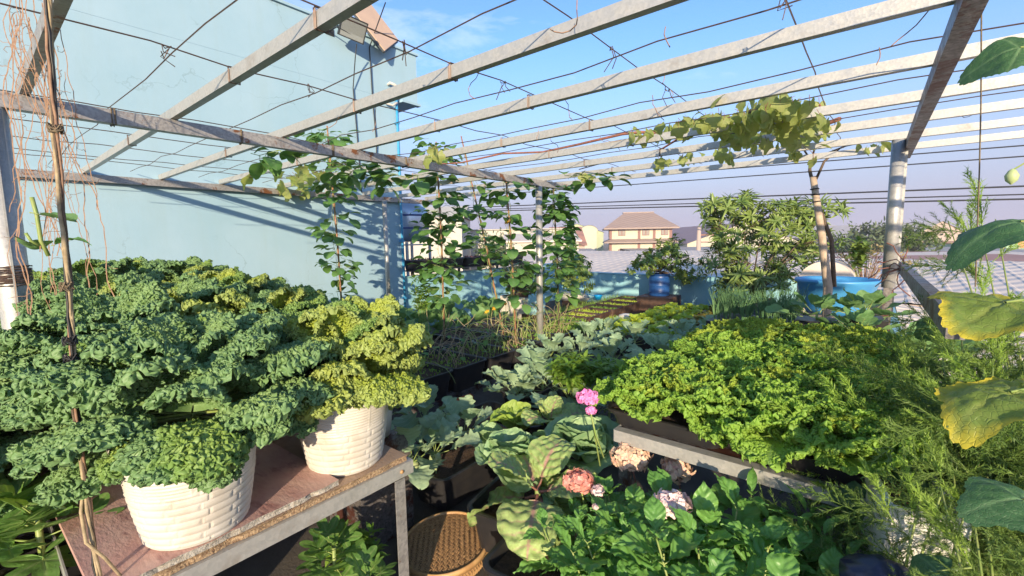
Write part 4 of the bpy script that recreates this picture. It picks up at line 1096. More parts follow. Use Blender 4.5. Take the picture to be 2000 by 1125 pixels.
# path side planters on the floor near the basket
p1 = gz(880, 905, .26)
T1 = tray(TR_LONG, -1.98, 1.98, .03, R(90), 'black planter with kohlrabi beside the far bench leg', 'planters down the middle', s=1.0)
T1b = tray(TR_LONG, -2.32, 2.3, .03, R(84), 'black planter with bare soil behind the kohlrabi leaves', 'planters down the middle', s=1.0)
T2 = tray(TR_LONG, -1.36, 1.83, .10, R(100), 'long black planter overflowing with cabbages above the bamboo tray', 'planters down the middle', s=1.0)
T2b = tray(TR_LONG, -1.95, 2.85, .05, R(88), 'black planter under the grey green leaves beside the pink flower', 'planters down the middle')
T2c = tray(TR_LONG, -1.05, 1.62, .07, R(97), 'long black planter under the red veined leaves', 'planters down the middle')
T2d = tray(TR_LONG, -2.35, 3.3, .05, R(88), 'black planter under the brassica patch right of the pole', 'planters down the middle')
rope = gz(985, 745, .2)
tag(MB().tube([(rope.x+.12*math.cos(a*.4), rope.y+.12*math.sin(a*.4), .12+.004*a) for a in range(17)], .006, 5).build('hose_ring', M['blue_plastic']), 'ring of dark blue hose standing among the planters on the path', 'hose')

# --- right bench with lettuce trays
rb = thing('lettuce_bench', 'grey steel bench with angle edge carrying the frilly lettuce trays', 'bench', (-.35, 2.3, 0))
mb = MB(); mb.box(-.80, .16, 1.655, 1.659, .75, .80); mb.box(-.80, .16, 1.66, 1.70, .796, .80); mb.build('angle_rail', M['galv'], rb, (.35, -2.3, 0))
mb = MB(); mb.box(-.804, -.80, 1.66, 3.9, .75, .80); mb.build('angle_rail', M['galv'], rb, (.35, -2.3, 0))
mb = MB(); mb.box(-.79, .16, 1.71, 3.9, .775, .795); mb.build('shelf_board', M['galv_dark'], rb, (.35, -2.3, 0))
for x, y in ((-.76, 1.68), (.12, 1.68), (-.76, 3.8), (.12, 3.8)):
    MB().box(x-.02, x+.02, y-.018, y+.02, 0, .75).build('leg', M['galv_dark'], rb, (.35, -2.3, 0))
LT = []
labs = ['near left', 'near right', 'second row left', 'second row right', 'third row left', 'third row right', 'fourth row left', 'fourth row right', 'fifth row left', 'fifth row right', 'far left', 'far right']
k = 0
for y in (1.83, 2.15, 2.47, 2.79, 3.11, 3.43):
    for x in (-.60, -.10):
        LT.append(tray(TR_GROW, x*1.0-.02, y, .7965, 0, 'black grow tray on the steel bench, %s of the lettuce' % labs[k], 'lettuce trays on the steel bench', s=.78)); k += 1

# --- styrofoam box, dark bag
fq = gd(1760, 1075, 1.12)
sb = thing('foam_box', 'white foam box half hidden behind asparagus fronds low on the right', 'box', (fq.x, fq.y+.06, fq.z-.17), HEAD*.25)
mb = MB(); mb.box(-.04, .12, -.04, .22, 0, .03); mb.box(-.04, -.024, -.04, .22, .03, .27); mb.box(.104, .12, -.04, .22, .03, .27); mb.box(-.024, .104, -.04, -.024, .03, .27); mb.box(-.024, .104, .204, .22, .03, .27)
mb.build('box', M['white_paint'], sb); MB().box(-.024, .104, -.024, .204, .031, .24).build('soil', M['soil'], sb)
tag(MB().box(fq.x-.02, fq.x+.12, fq.y+.04, fq.y+.26, 0, fq.z-.171).build('stand', M['galv_dark']), 'dark stand under the white foam box', 'stand')
bp_ = gd(1725, 1118, 1.05)-Vector((0, 0, .09))
mb = MB(); r_ = random.Random(4)
V = []; n = 14
for i in range(8):
    for j in range(n):
        a = 2*math.pi*j/n; rr_ = .07*math.sin(math.pi*(i+.4)/8.2)*(1+.25*math.sin(a*3+i)+r_.uniform(-.12, .12)); V.append((rr_*math.cos(a), rr_*math.sin(a), .017*i))
mb.add(V, [(i*n+j, i*n+(j+1) % n, (i+1)*n+(j+1) % n, (i+1)*n+j) for i in range(7) for j in range(n)]+[tuple(reversed(range(n))), tuple(7*n+j for j in range(n))], 0, True)
o = mb.build('plastic_bag', surf('navy_plastic_bag', (.012, .018, .05), rough=.3)); o.location = bp_
tag(o, 'crumpled navy plastic bag by the foam box at the bottom edge', 'bag')
tag(MB().box(bp_.x-.1, bp_.x+.12, bp_.y-.1, bp_.y+.1, 0, bp_.z-.002).build('plant_stand', M['galv_dark']), 'small dark stand under the crumpled navy bag', 'stand')

# --- shelf of black trays on the left parapet
sh_ = thing('parapet_shelf', 'dark metal shelf on the left parapet holding black trays', 'shelf', (WX, 7, .98))
mb = MB(); mb.box(-.22, .16, -2.0, 1.6, .085, .10); mb.build('board', M['galv_dark'], sh_)
for y in (-1.8, -.6, .6, 1.45):
    mb = MB(); mb.box(-.15, -.11, y-.02, y+.02, .0, .085); mb.box(-.03, .15, y-.015, y+.015, .05, .085); mb.build('bracket', M['galv_dark'], sh_)
TR_SH = tray_mesh(.62, .32, .19, soil=.03)
for i, y in enumerate((5.33, 5.99, 6.65, 7.31, 7.97)):
    t = tray(TR_SH, WX-.02, y, 1.0805, R(90), 'black tray of wilted red seedlings, %s on the parapet shelf' % names_[i], 'black trays on the parapet shelf')
    lv = []
    r_ = random.Random(i)
    for k in range(110):
        p = Vector((r_.uniform(-.29, .29), r_.uniform(-.14, .14), .155)); dd = (rv(r_)+Vector((0, 0, .9))).normalized()
        lv.append((p, dd, rv(r_), r_.uniform(.04, .09), .022, 1.0))
    tag(put('wilted_seedlings', leaf_patch_mesh('wilted', M['red_lettuce'] if i % 2 == 0 else M['dry_leaf'], lv), t), kind='stuff')

# --- blue drum with a citrus bush
dr = gz(1287, 577, .3)
dr = Vector((-4.05, 9.3, .22))
dp_ = gy(1287, 577, 9.25)
dt = thing('blue_drum', 'blue plastic drum planted with a spreading citrus bush at the far parapet', 'drum', (dp_.x, 9.25, max(0, dp_.z)))
dh = gy(1287, 534, 9.25).z-dp_.z; dw = 39/2/FPX*((Vector((dp_.x, 9.25, 1))-CAM).dot(FW))
prof = [(.01, 0), (.92, 0), (1, .04), (1, .16), (1.03, .18), (1, .20), (1, .46), (1.04, .49), (1, .52), (1, .8), (1.03, .83), (1, .86), (.98, .95), (1.02, .965), (1.02, 1.0), (.95, 1.0), (.94, .9)]
MB().lathe([(r*dw, z*dh) for r, z in prof], 36).build('drum', M['blue_plastic'], dt)
MB().lathe([(.01, dh*.93), (dw*.95, dh*.92)], 24).build('soil', M['soil'], dt)
if dp_.z > .02: tag(MB().box(dp_.x-.35, dp_.x+.35, 8.9, 9.6, 0, dp_.z-.002).build('drum_plinth', M['brown_plastic']), 'low plinth hidden behind seedlings under the blue drum', 'plinth')

# --- blue dipper
q = gz(1168, 583, .32)
dpn = thing('dipper', 'bright blue plastic water dipper resting on the seedling basins', 'dipper', (q.x, q.y, .292), R(20))
MB().lathe([(.01, 0), (.055, 0), (.066, .03), (.085, .085), (.095, .10), (.10, .10), (.088, .085), (.068, .03), (.01, .01)], 24).build('bowl', M['light_blue'], dpn)
MB().bar((-.09, 0, .09), (-.26, .03, .115), .035, .012).build('handle', M['light_blue'], dpn)

# --- big blue tub with onions, on a stand
q = gz(1625, 548, 1.0)
tubc = Vector((-.28, 6.1, .74))
tu = thing('blue_tub', 'wide round blue tub behind the onion greens left of the thick post', 'tub', tubc)
MB().lathe([(.01, 0), (.27, 0), (.30, .05), (.37, .33), (.395, .35), (.395, .375), (.38, .38), (.35, .35), (.30, .12), (.01, .10)], 48).build('basin', M['tub_blue'], tu)
tag(MB().box(-.55, .0, 5.8, 6.4, 0, .738).build('tub_stand', M['galv_dark']), 'dark block stand under the wide blue tub', 'stand')
# leaning pale curved lid behind the tub
q = gy(1640, 530, 6.9)
t = thing('curved_cover', 'pale pinkish curved cover standing behind the blue tub', 'cover', (-.42, 7.1, .0))
mb = MB(); n = 14; V = []
for i in range(n+1):
    a = math.pi*i/n
    for y in (-.35, .35): V.append((-math.cos(a)*.30, y, .98+math.sin(a)*.30))
mb.add(V, [(2*i, 2*i+1, 2*i+3, 2*i+2) for i in range(n)], 0, True); mb.add([V[i] for i in range(0, 2*n+2, 2)], [tuple(range(n+1))])
for s_ in (-.30, .26): mb.box(s_, s_+.04, -.35, .35, 0, .98)
mb.build('shell', mc_pale, t)

# --- blue barrel piece and white planter for rosemary
rp = thing('white_planter', 'whitewashed planter holding the dark rosemary bush', 'planter', (-5.1, 6.6, 0))
MB().box(-.36, .36, -.22, .22, .0, .55).build('box', M['white_pot'], rp)
MB().box(-.33, .33, -.19, .19, .55, .56).build('soil', M['soil'], rp)
o = MB().lathe([(.01, 0), (.15, 0), (.16, .2), (.14, .33), (.05, .36)], 20).build('blue_jug', M['wall_deep']); o.location = (-4.55, 6.3, .3)
tag(o, 'dull blue plastic jug beside the white rosemary planter', 'jug')
tag(MB().box(-4.75, -4.35, 6.12, 6.5, 0, .299).build('block', M['brown_plastic']), 'muddy block under the dull blue jug', 'block')
# white stone like sack near the far basins
for (px, py, z, s, lab) in ((1225, 621, .22, .13, 'round whitish bag of compost lying in the pale lettuce bed'), (1120, 583, .2, .22, 'long whitewashed pot under the dark bush by the far parapet')):
    q = gz(px, py, z); mb = MB()
    mb.lathe([(.01, 0), (.8*s, .02*s), (s, .35*s), (.85*s, .75*s), (.4*s, .95*s), (.01, s)], 18, sx=1.35 if s < .2 else 2.0)
    o = mb.build('compost_bag' if s < .2 else 'long_pot', M['white_pot']); o.location = (q.x, q.y, z-.05)
    tag(o, lab, 'bag' if s < .2 else 'pot')
    tag(MB().box(q.x-s*1.1, q.x+s*1.1, q.y-s*.6, q.y+s*.6, 0, z-.052).build('block', M['brown_plastic']), 'dark block under the ' + lab.split(' ')[0] + ' ' + lab.split(' ')[1] + (' bag' if s < .2 else ' pot'), 'block')
# ============================================================ plants
rk = random.Random(21)
def stalk(parent, pts, r, mat='stem_green', name='stem', n=6):
    return MB().tube(pts, r, n).build(name, M[mat], parent)

# ---------- kale
def kale(x, y, z, s, lab, ykey=0.0, n=38, grp='kale plants', h=.10, r=rk, dr=1.45):
    t = thing('kale_plant', lab, 'kale', (x, y, z), 0, grp)
    stalk(t, [(0, 0, -.04), (.01, 0, h*.6), (0, .01, h)], [.016*s, .014*s, .010*s])
    for i in range(n):
        f = i/(n-1); az = i*2.39996+r.uniform(-.3, .3)
        e = 1.2-dr*f**.9+r.uniform(-.15, .15)
        sc = s*(.62+.42*math.sin(math.pi*min(1, f*.62+.1)))*r.uniform(.85, 1.12)
        key = 'kale_leaf_y' if r.random() < ykey else 'kale_leaf_g' if r.random() < .12+ykey*.8 else 'kale_leaf'
        m = Matrix.Translation((0, 0, h*(1-f*.5))) @ Matrix.Rotation(az, 4, 'Z') @ Matrix.Rotation(e, 4, 'X') @ Matrix.Rotation(r.uniform(-.3, .3), 4, 'Y') @ Matrix.Scale(sc, 4)
        put('leaf', PROTO[key][r.randrange(len(PROTO[key]))], t, m)
    return t
KZ = TZ+.255
kale(-1.475, .375, KZ+.02, .88, 'dark blue green kale spilling over the front white pot', .0, 52, dr=1.38)
kale(-1.50, .84, KZ+.01, .86, 'yellow green kale spilling over the pot at the far corner of the bench', .75, 54, dr=1.28, h=.08)
kale(-2.10, .30, KZ+.02, .95, 'blue green kale behind the front pot, second from the viewer', .0, 44)
kale(-2.12, .86, KZ+.02, .95, 'mixed green kale in the middle of the bench', .4, 44)
far_k = [(-2.12, -.22, .86, .95, .05, 'blue green kale at the near left corner of the bench'),
 (-2.62, .05, .88, .85, .05, 'kale next to the thick left post on the near side'), (-2.62, .60, 1.08, .95, .15, 'kale behind the bench level with the front pot'),
 (-2.65, 1.12, .96, .95, .6, 'lime green kale just past the back corner of the bench'), (-2.08, 1.30, .86, .9, .85, 'bright yellow green kale left of the far corner pot'),
 (-3.15, .45, 1.10, .95, .1, 'dark kale in the third row back by the post'), (-3.15, 1.0, 1.08, .95, .3, 'kale in the middle of the third row back'), (-3.1, 1.50, .90, .9, .85, 'yellow tinged kale at the right of the third row back'),
 (-3.75, .62, 1.05, 1.0, .05, 'dark kale in the fourth row back near the dried vines'), (-3.75, 1.2, 1.05, .95, .25, 'kale in the middle of the fourth row back'), (-3.8, 1.75, .88, .9, .5, 'kale at the right of the fourth row back'),
 (-4.45, .0, 1.0, .95, .05, 'dark kale seen between the post and the twisted stems'),
 (-4.45, .55, 1.12, 1.05, .05, 'tall dark kale against the wall behind the hanging stems'), (-4.45, 1.15, 1.12, 1.0, .05, 'tall dark kale at the peak of the mound by the wall'), (-4.45, 1.75, .92, .95, .1, 'dark kale sloping down along the wall'),
 (-2.75, -.35, .70, .85, .2, 'kale spilling past the thick left post at the picture edge'), (-5.1, .9, 1.12, 1.0, .05, 'dark kale in the last row touching the wall'),
 (-2.05, -.32, .78, .85, .3, 'lowest kale trailing over the pale floor at the left')]
for (x, y, z, s, yk, lab) in far_k:
    kale(x, y, z, s, lab, yk, 38)
    if not (TX0 < x < TX1 and TY0 < y < TY1):
        t = thing('plastic_pot', 'white bucket under the ' + lab, 'pot', (x, y, z-.30), 0, 'buckets under the kale mound')
        put('bucket', MB().lathe([(.01, 0), (.12, 0), (.155, .28), (.145, .28), (.14, .25), (.01, .25)], 24).mesh('bucket_mesh', M['white_pot']), t)
        tag(MB().box(x-.16, x+.16, y-.16, y+.16, .013, z-.302).build('crate_stand', M['galv_dark']), 'dark stand under the ' + lab, 'stand')
tag(MB().box(-1.95, -1.35, -.55, .0, .013, .05).build('foam_slab', M['white_paint']), 'pale slab on the floor beneath the fig leaves', 'slab')

# ---------- lettuce
def lettuce(x, y, z, s, lab, yk, n=20, grp='frilly lettuces on the steel bench', key='lettuce_leaf', r=rk, cat='lettuce', dr=1.45):
    t = thing('lettuce_plant', lab, cat, (x, y, z), 0, grp)
    stalk(t, [(0, 0, -.01), (0, 0, .03)], [.012*s, .01*s])
    for i in range(n):
        f = i/(n-1); az = i*2.39996+r.uniform(-.3, .3)
        e = 1.35-dr*f+r.uniform(-.15, .15); sc = s*(.6+.5*f)*r.uniform(.85, 1.15)
        kk_ = key+'_y' if (key == 'lettuce_leaf' and r.random() < yk) else key
        m = Matrix.Translation((0, 0, .02)) @ Matrix.Rotation(az, 4, 'Z') @ Matrix.Rotation(e, 4, 'X') @ Matrix.Rotation(r.uniform(-.3, .3), 4, 'Y') @ Matrix.Scale(sc, 4)
        put('leaf', PROTO[kk_][r.randrange(len(PROTO[kk_]))], t, m)
    return t
rows = ['first', 'second', 'third', 'fourth', 'fifth', 'sixth']
cols = ['left end', 'left of centre', 'right of centre', 'right end']
for j, y in enumerate((1.80, 2.10, 2.47, 2.79, 3.11, 3.43)):
    for i, x in enumerate((-.76, -.50, -.24, .01)):
        yk = (.10, .14, .25, .55, .85, .9)[j] + (.2 if i == 1 and j == 0 else 0)
        sz = (1.18, 1.18, 1.15, 1.15, 1.1, 1.0)[j]
        lettuce(x+rk.uniform(-.03, .03), y+rk.uniform(-.03, .03), .858, sz*(.97 if i else .80), 'frilly lettuce, %s of the %s row on the steel bench' % (cols[i], rows[j]), yk, 26, dr=(1.42 if i < 2 else 1.22) if j == 0 else 1.45)

# ---------- generic leafy rosettes
def rosette_plant(name, lab, cat, x, y, z, key, n, s0, s1, e0, e1, h=.03, stem=None, grp=None, r=rk, rad=0.0):
    t = thing(name, lab, cat, (x, y, z), 0, grp)
    stalk(t, [(0, 0, -.02), (0, 0, h+.02)], stem or .008)
    rosette(t, key, n, e0, e1, s0, s1, z0=h*.6, zr=h, r=r, rad=rad)
    return t
# kohlrabi by the bench leg
klab = ['kohlrabi with pale green bulb between the bench leg and the cabbage', 'kohlrabi nearest the bench corner with a hanging leaf', 'kohlrabi standing tall beside the back white pot', 'kohlrabi at the back of the first planter']
for k, (px, py, z) in enumerate(((850, 888, .42), (806, 905, .46), (830, 830, .36), (905, 850, .34))):
    p = gz(px, py, z-.1); z -= .1; t = thing('kohlrabi_plant', klab[k], 'kohlrabi', (p.x, p.y, z-.03), 0, 'kohlrabi plants')
    MB().lathe([(.006, -.09), (.01, -.03), (.03, -.015), (.038, .01), (.03, .035), (.01, .042)], 16).build('bulb', M['kohlrabi'], t)
    rosette(t, 'brassica_leaf', 10, 1.1, .0, .7, 1.0, z0=.02, zr=.02, r=rk)
p = gz(1080, 772, .34)
t = thing('kohlrabi_plant', 'small kohlrabi bulb left of the pink flower', 'kohlrabi', (p.x, p.y, .33)); MB().lathe([(.006, -.12), (.01, -.03), (.03, -.015), (.04, .01), (.03, .035), (.01, .042)], 16).build('bulb', M['kohlrabi'], t); rosette(t, 'brassica_leaf', 6, 1.0, .2, .5, .7, z0=.02, r=rk)
# brassica patch right of the pole
bl_ = ['beside the foot of the pole', 'beside the second black planter', 'above the ring of hose', 'left of the bright herb clump', 'behind the bright herb clump', 'near the middle of the patch', 'at the right of the patch by the lettuce bench', 'at the back of the patch', 'at the back left of the patch by the basins', 'right of the herb clump', 'behind the pink flower', 'at the far right back of the patch', 'between the herb clump and the lettuce', 'over the path behind the planter', 'at the top of the patch under the pale lettuce bed', 'low in front of the lettuce bench corner', 'just behind the bluish cabbage']
for k, (px, py, z) in enumerate(((1050, 730, .45), (1010, 775, .36), (990, 765, .3), (1075, 700, .5), (1130, 700, .5), (1200, 705, .5), (1290, 700, .55), (1240, 668, .5), (1150, 672, .5), (1250, 740, .5), (1190, 790, .45), (1330, 665, .55), (1230, 770, .5), (1060, 755, .4), (1180, 655, .5), (1215, 815, .5), (1165, 812, .42))):
    p = gz(px, py, z-.12)
    t = thing('brassica_plant', 'grey green brassica plant ' + bl_[k], 'vegetable plant', (p.x, p.y, z-.22), 0, 'brassicas in the middle patch')
    stalk(t, [(0, 0, -z+.24), (0, 0, .12)], [.010, .009])
    rosette(t, 'brassica_leaf', 13, 1.15, .0, .6, 1.0, z0=.06, zr=.08, r=rk)
# herb clump
def herb(lab, px, py, z, n, hh, key='basil_cluster', spread=.16, name='herb_plant', r=rk, mat='stem_green', grp=None, depthpt=None, s=(.9, 1.3)):
    p = depthpt or gz(px, py, z)
    t = thing(name, lab, 'herb', (p.x, p.y, z), 0, grp)
    for i in range(n):
        a = r.uniform(0, 6.28); q = r.uniform(0, 1)**.5*spread; x, y = q*math.cos(a), q*math.sin(a)
        H = hh*r.uniform(.6, 1.05)
        stalk(t, [(x*.3, y*.3, -.05), (x*.8, y*.8, H*.5), (x, y, H)], .0025, mat, n=4)
        for m_ in range(3):
            put('leaf_cluster', PROTO[key][r.randrange(4)], t, TRS((x*(.8+.2*m_/2), y*(.8+.2*m_/2), H*(.45+.27*m_)), r.uniform(0, 6), r.uniform(-.3, .3), r.uniform(*s)))
    return t
herb('bright yellow green herb clump with narrow leaves above the pink flower', 1120, 765, .42, 22, .2)
herb('second clump of bright narrow leaved herbs right of the first', 1195, 765, .45, 14, .18)

# ---------- cabbages and mottled leaves
def cabbage(lab, px, py, z, key, s, n=11, head=True, e0=.9, e1=.05, r=rk, name='cabbage_plant', hs=1.0, r0=None, cat='cabbage'):
    p = gz(px, py, z); t = thing(name, lab, cat, (p.x, p.y, z-.06))
    stalk(t, [(0, 0, -.06), (0, 0, .03)], .014)
    rosette(t, key, n, e0, e1, s*.7, s, z0=0, zr=.03, r=r)
    if head:
        for i in range(5):
            put('head_leaf', PROTO['head_leaf'][i % 3], t, TRS((0, 0, .0), i*1.35, .15, hs*.9))
    return t
cabbage('large green cabbage with lit ruffled outer leaves above the bamboo tray', 1000, 900, .42, 'cabbage_leaf', 1.0, 10)
cabbage('bluish cabbage with upright veined leaves below the pink flower', 1135, 880, .48, 'cabbage_leaf', 1.0, 10, hs=1.1)
cabbage('bright green leafy cabbage behind the large ruffled one', 1010, 830, .40, 'cabbage_leaf_y', .85, 8, head=False)
cabbage('yellow green cabbage with mottled leaves below the herb clump', 1075, 820, .44, 'mustard_leaf', .9, 6, head=False, e0=1.3, e1=.5, name='mottled_cabbage')
cabbage('mottled red veined plant drooping over the planter edge above the floor', 1050, 945, .48, 'mustard_leaf', 1.35, 8, head=False, e0=.8, e1=-.6, name='red_veined_plant', cat='mustard plant')
cabbage('dark cabbage leaves between the red veined plant and the hydrangea', 1110, 990, .35, 'cabbage_leaf', .9, 6, head=False, e0=.7, e1=-.3)
cabbage('small dark cabbage in the path between kohlrabi and cabbages', 960, 860, .34, 'cabbage_leaf', .7, 6, head=False)

# ---------- hydrangea hedge at the lower right
def shoot(parent, base, tip, pairs, s, key, r, mat='stem_green', flower=None, fs=1.0):
    base = Vector(base); tip = Vector(tip); mid = base.lerp(tip, .55)+Vector((r.uniform(-.02, .02), r.uniform(-.02, .02), .02))
    pts = [base, mid, tip]
    stalk(parent, pts, [.0045, .0038, .003], mat, n=5)
    az = r.uniform(0, 3.14)
    for i in range(pairs):
        f = 1-i*.13; 
        if f < .3: break
        p = (mid.lerp(tip, (f-.55)/.45) if f > .55 else base.lerp(mid, f/.55))
        for sd in (0, math.pi):
            m = Matrix.Translation(p) @ Matrix.Rotation(az+sd+r.uniform(-.15, .15), 4, 'Z') @ Matrix.Rotation((.75-.28*i)+r.uniform(-.15, .15), 4, 'X') @ Matrix.Scale(s*(.55+.2*min(i, 3))*r.uniform(.85, 1.1), 4)
            put('leaf', PROTO[key][r.randrange(3)], parent, m)
        az += 1.57+r.uniform(-.2, .2)
def flower_mesh(name, mat, R_=.06, n=120, pr=.0165, seed=0, squash=.75):
    r = random.Random(seed); V = []; F = []
    for i in range(n):
        z = 1-1.75*(i+.5)/n; a = i*2.39996; q = math.sqrt(max(0, 1-z*z))
        d_ = Vector((q*math.cos(a), q*math.sin(a), z)); c = Vector((d_.x*R_, d_.y*R_, d_.z*R_*squash))*r.uniform(.72, 1.12)*(1+.12*math.sin(a*2+seed)*q)
        nn = (d_+rv(r)*.6).normalized(); u = nn.orthogonal().normalized(); w = nn.cross(u)
        a0 = r.uniform(0, 1.6)
        for k in range(4):
            b_ = a0+k*math.pi/2; dd = u*math.cos(b_)+w*math.sin(b_); ss = nn.cross(dd); o = len(V); pp = pr*r.uniform(.8, 1.15)
            V += [c, c+dd*pp*.55+ss*pp*.5+nn*.002, c+dd*pp*1.05+nn*.0005, c+dd*pp*.55-ss*pp*.5+nn*.002]
            F += [(o, o+1, o+2), (o, o+2, o+3)]
    return mesh_np(name, [tuple(v) for v in V], F, [M[mat]], None, False)
FLM = {k: flower_mesh('flower_'+k, 'petal_'+k, seed=i) for i, k in enumerate(('pink', 'salmon', 'cream', 'pale'))}
rh = random.Random(77)
hyd_specs = []
hl = ['nearest the red veined plant', 'below the salmon flower head', 'below the cream flower head', 'in the middle of the bottom edge', 'beside the pale pink flower', 'under the steel bench rail', 'with the brightest lit leaves at the bottom', 'at the bottom right by the dark bench leg', 'at the foot of the steel bench']
bases = [(1140, 1060, .48), (1200, 1000, .54), (1270, 975, .60), (1310, 1060, .60), (1330, 1000, .66), (1400, 1000, .70), (1400, 1080, .72), (1500, 1060, .72), (1240, 1090, .56)]
for k, (px, py, zt_) in enumerate(bases):
    tip0 = gz(px, py, zt_); bz = .12
    t = thing('hydrangea_bush', 'broad leaved hydrangea ' + hl[k], 'shrub', (tip0.x, tip0.y+.06, bz), 0, 'hydrangeas at the lower right')
    for i in range(6):
        a = i*2.4; q = .05+.11*(i/5)
        tp = Vector((q*math.cos(a)*1.2, q*math.sin(a)*1.0-.06, zt_-bz+rh.uniform(-.10, .03)))
        shoot(t, (q*.3*math.cos(a), q*.3*math.sin(a), -.08), tp, 4, 1.15 if k < 3 else 1.5, 'hydrangea_leaf', rh)
# the big pointed leaf shoots at the right
for k, (px, py, z, lab) in enumerate(((1560, 1000, .74, 'shoot of large long pointed leaves lying right of the hydrangeas'), (1620, 1040, .72, 'shoot of dark long pointed leaves beside the foam box'), (1480, 985, .74, 'shoot of glossy leaves rising to the steel bench rail'))):
    p = gz(px, py, z); t = thing('broad_leaf_shoot', lab, 'shrub', (p.x, p.y, .12))
    for i in range(3):
        shoot(t, (i*.02, 0, -.08), (rh.uniform(-.05, .05), rh.uniform(-.05, .05), z-.12-.05*i), 4, .85, 'long_leaf', rh)
def flower(lab, px, py, z, kind, s, nm='hydrangea_flower', stemlen=.3, tilt=0):
    p = gz(px, py, z); t = thing(nm, lab, 'flower', p)
    stalk(t, [(.03, .05, -stemlen), (.01, .02, -.1), (0, 0, -.01)], .0035, 'vine_red' if kind in ('cream',) else 'stem_green')
    put('flower_head', FLM[kind], t, TRS((0, 0, 0), rh.uniform(0, 6), tilt, s))
    return t
flower('bright pink flower head standing above the bluish cabbage', 1148, 776, .97, 'pink', .60)
flower('small lower lobe of the bright pink flower', 1154, 802, .94, 'pink', .32, stemlen=.2)
flower('cream and peach hydrangea flower head near the bench corner', 1232, 893, .70, 'cream', 1.15)
flower('cream hydrangea flower half hidden under the bench rail', 1322, 915, .68, 'cream', .95)
flower('salmon pink hydrangea flower head beside the red veined plant', 1132, 940, .62, 'salmon', .9)
flower('pale pink hydrangea flower head in the middle of the leaves', 1312, 985, .72, 'pale', .85)
flower('tiny pale flower between the salmon and pale pink heads', 1167, 958, .62, 'pale', .4, stemlen=.2)
flower('tiny pale bud low in the hydrangea leaves', 1163, 990, .60, 'pale', .2, stemlen=.15)

# ---------- bean vines on poles
rb_ = random.Random(5)
def vine(lab, base, top, n, rad, prof, matpole='bamboo', s=(1.1, 1.75), grp='bean vines on bamboo poles', beyond=0.0, pr=.013):
    base = Vector(base); top = Vector(top)
    t = thing('bean_vine', lab, 'bean plant', base, 0, grp)
    ax = top-base; L = ax.length
    up = ax*(1+beyond/L)
    MB().tube([(0, 0, -.03), ax*.5+Vector((.01, .012, 0)), up], [pr, pr*.9, pr*.7], 8).build('pole', M[matpole], t)
    for k in range(3):
        pts = [(ax*(i/24))+Vector((math.cos(i*1.1+k*2)*(.018+.01*k), math.sin(i*1.1+k*2)*(.018+.01*k), 0)) for i in range(25)]
        MB().tube(pts, .003, 4).build('vine_stem', M['stem_green'], t)
    for i in range(n):
        f = prof(rb_); p = ax*f; a = rb_.uniform(0, 6.28); q = rad(f)*rb_.uniform(.15, 1)
        b_ = p+Vector((math.cos(a)*q, math.sin(a)*q, rb_.uniform(-.05, .05)))
        for j in range(3 if i % 2 else 2):
            m = Matrix.Translation(b_) @ Matrix.Rotation(a-math.pi/2+(j-1)*1.1, 4, 'Z') @ Matrix.Rotation(rb_.uniform(-.7, .35), 4, 'X') @ Matrix.Rotation(rb_.uniform(-.4, .4), 4, 'Y') @ Matrix.Scale(rb_.uniform(*s), 4)
            put('leaf', PROTO['bean_leaf'][rb_.randrange(4)], t, m)
        if i % 3 == 0: MB().tube([p, (p+b_)/2+Vector((0, 0, .02)), b_], .0018, 3, cap=False).build('tendril', M['stem_green'], t)
    return t
def onray(px, py, base):   # point above the base, on the vertical line seen at that height
    p = gy(px, py, base.y); return p
vb = [gz(672, 668, .33), gz(868, 660, .33), gz(985, 655, .33), gz(1008, 668, .33), gz(1092, 650, .33)]
def tp(i, px, py, dy=0):
    return gy(px, py, vb[i].y+dy)
vine('bean vine on the pole in front of the blue wall, leafiest near the rafter', vb[0], tp(0, 640, 262), 105, lambda f: .13+.30*max(0, f-.68)/.32, lambda r: r.uniform(.18, 1) if r.random() < .5 else r.uniform(.75, 1.02), beyond=.1)
vine('dense bean vine just past the corner of the blue wall', vb[1], tp(1, 852, 285), 115, lambda f: .20 if f > .3 else .12, lambda r: r.uniform(.2, 1.02), beyond=.05)
vine('sparse bean vine on the pole leaning to the left', vb[2], tp(2, 908, 300), 26, lambda f: .13, lambda r: r.uniform(.3, .85), beyond=.25)
vine('bean vine with yellow flower on the pole behind the rosemary bush', vb[3], tp(3, 988, 345), 54, lambda f: .19, lambda r: r.uniform(.25, .98))
vine('dense bean vine right beside the slim centre post', vb[4], tp(4, 1080, 360), 110, lambda f: .17, lambda r: r.uniform(.22, 1.0), matpole='bark')
# leaves hanging sideways near the rafter
for k, (px, py, z, n, lab) in enumerate(((545, 300, 2.36, 9, 'bean tendril reaching left along the rafter'), (760, 345, 2.2, 12, 'bean tendrils hanging between the first two vines'), (700, 330, 2.3, 14, 'bean tendrils crowding the rafter above the first vine'), (1155, 345, 2.28, 10, 'leafy tendril at the end of the middle rafter'))):
    p = gz(px, py, z); t = thing('bean_tendril', lab, 'bean plant', p)
    pts = [Vector((rb_.uniform(-.02, .02)+.09*(i-3), .03*i-.1+rb_.uniform(-.03, .03), rb_.uniform(-.04, .04))) for i in range(7)]
    MB().tube(pts, .003, 4).build('vine_stem', M['stem_green'], t)
    for i in range(n):
        b_ = pts[rb_.randrange(7)]
        for j in range(2):
            put('leaf', PROTO['bean_leaf'][rb_.randrange(4)], t, Matrix.Translation(b_) @ Matrix.Rotation(rb_.uniform(0, 6.28), 4, 'Z') @ Matrix.Rotation(rb_.uniform(-.9, .3), 4, 'X') @ Matrix.Scale(rb_.uniform(1.1, 1.7), 4))
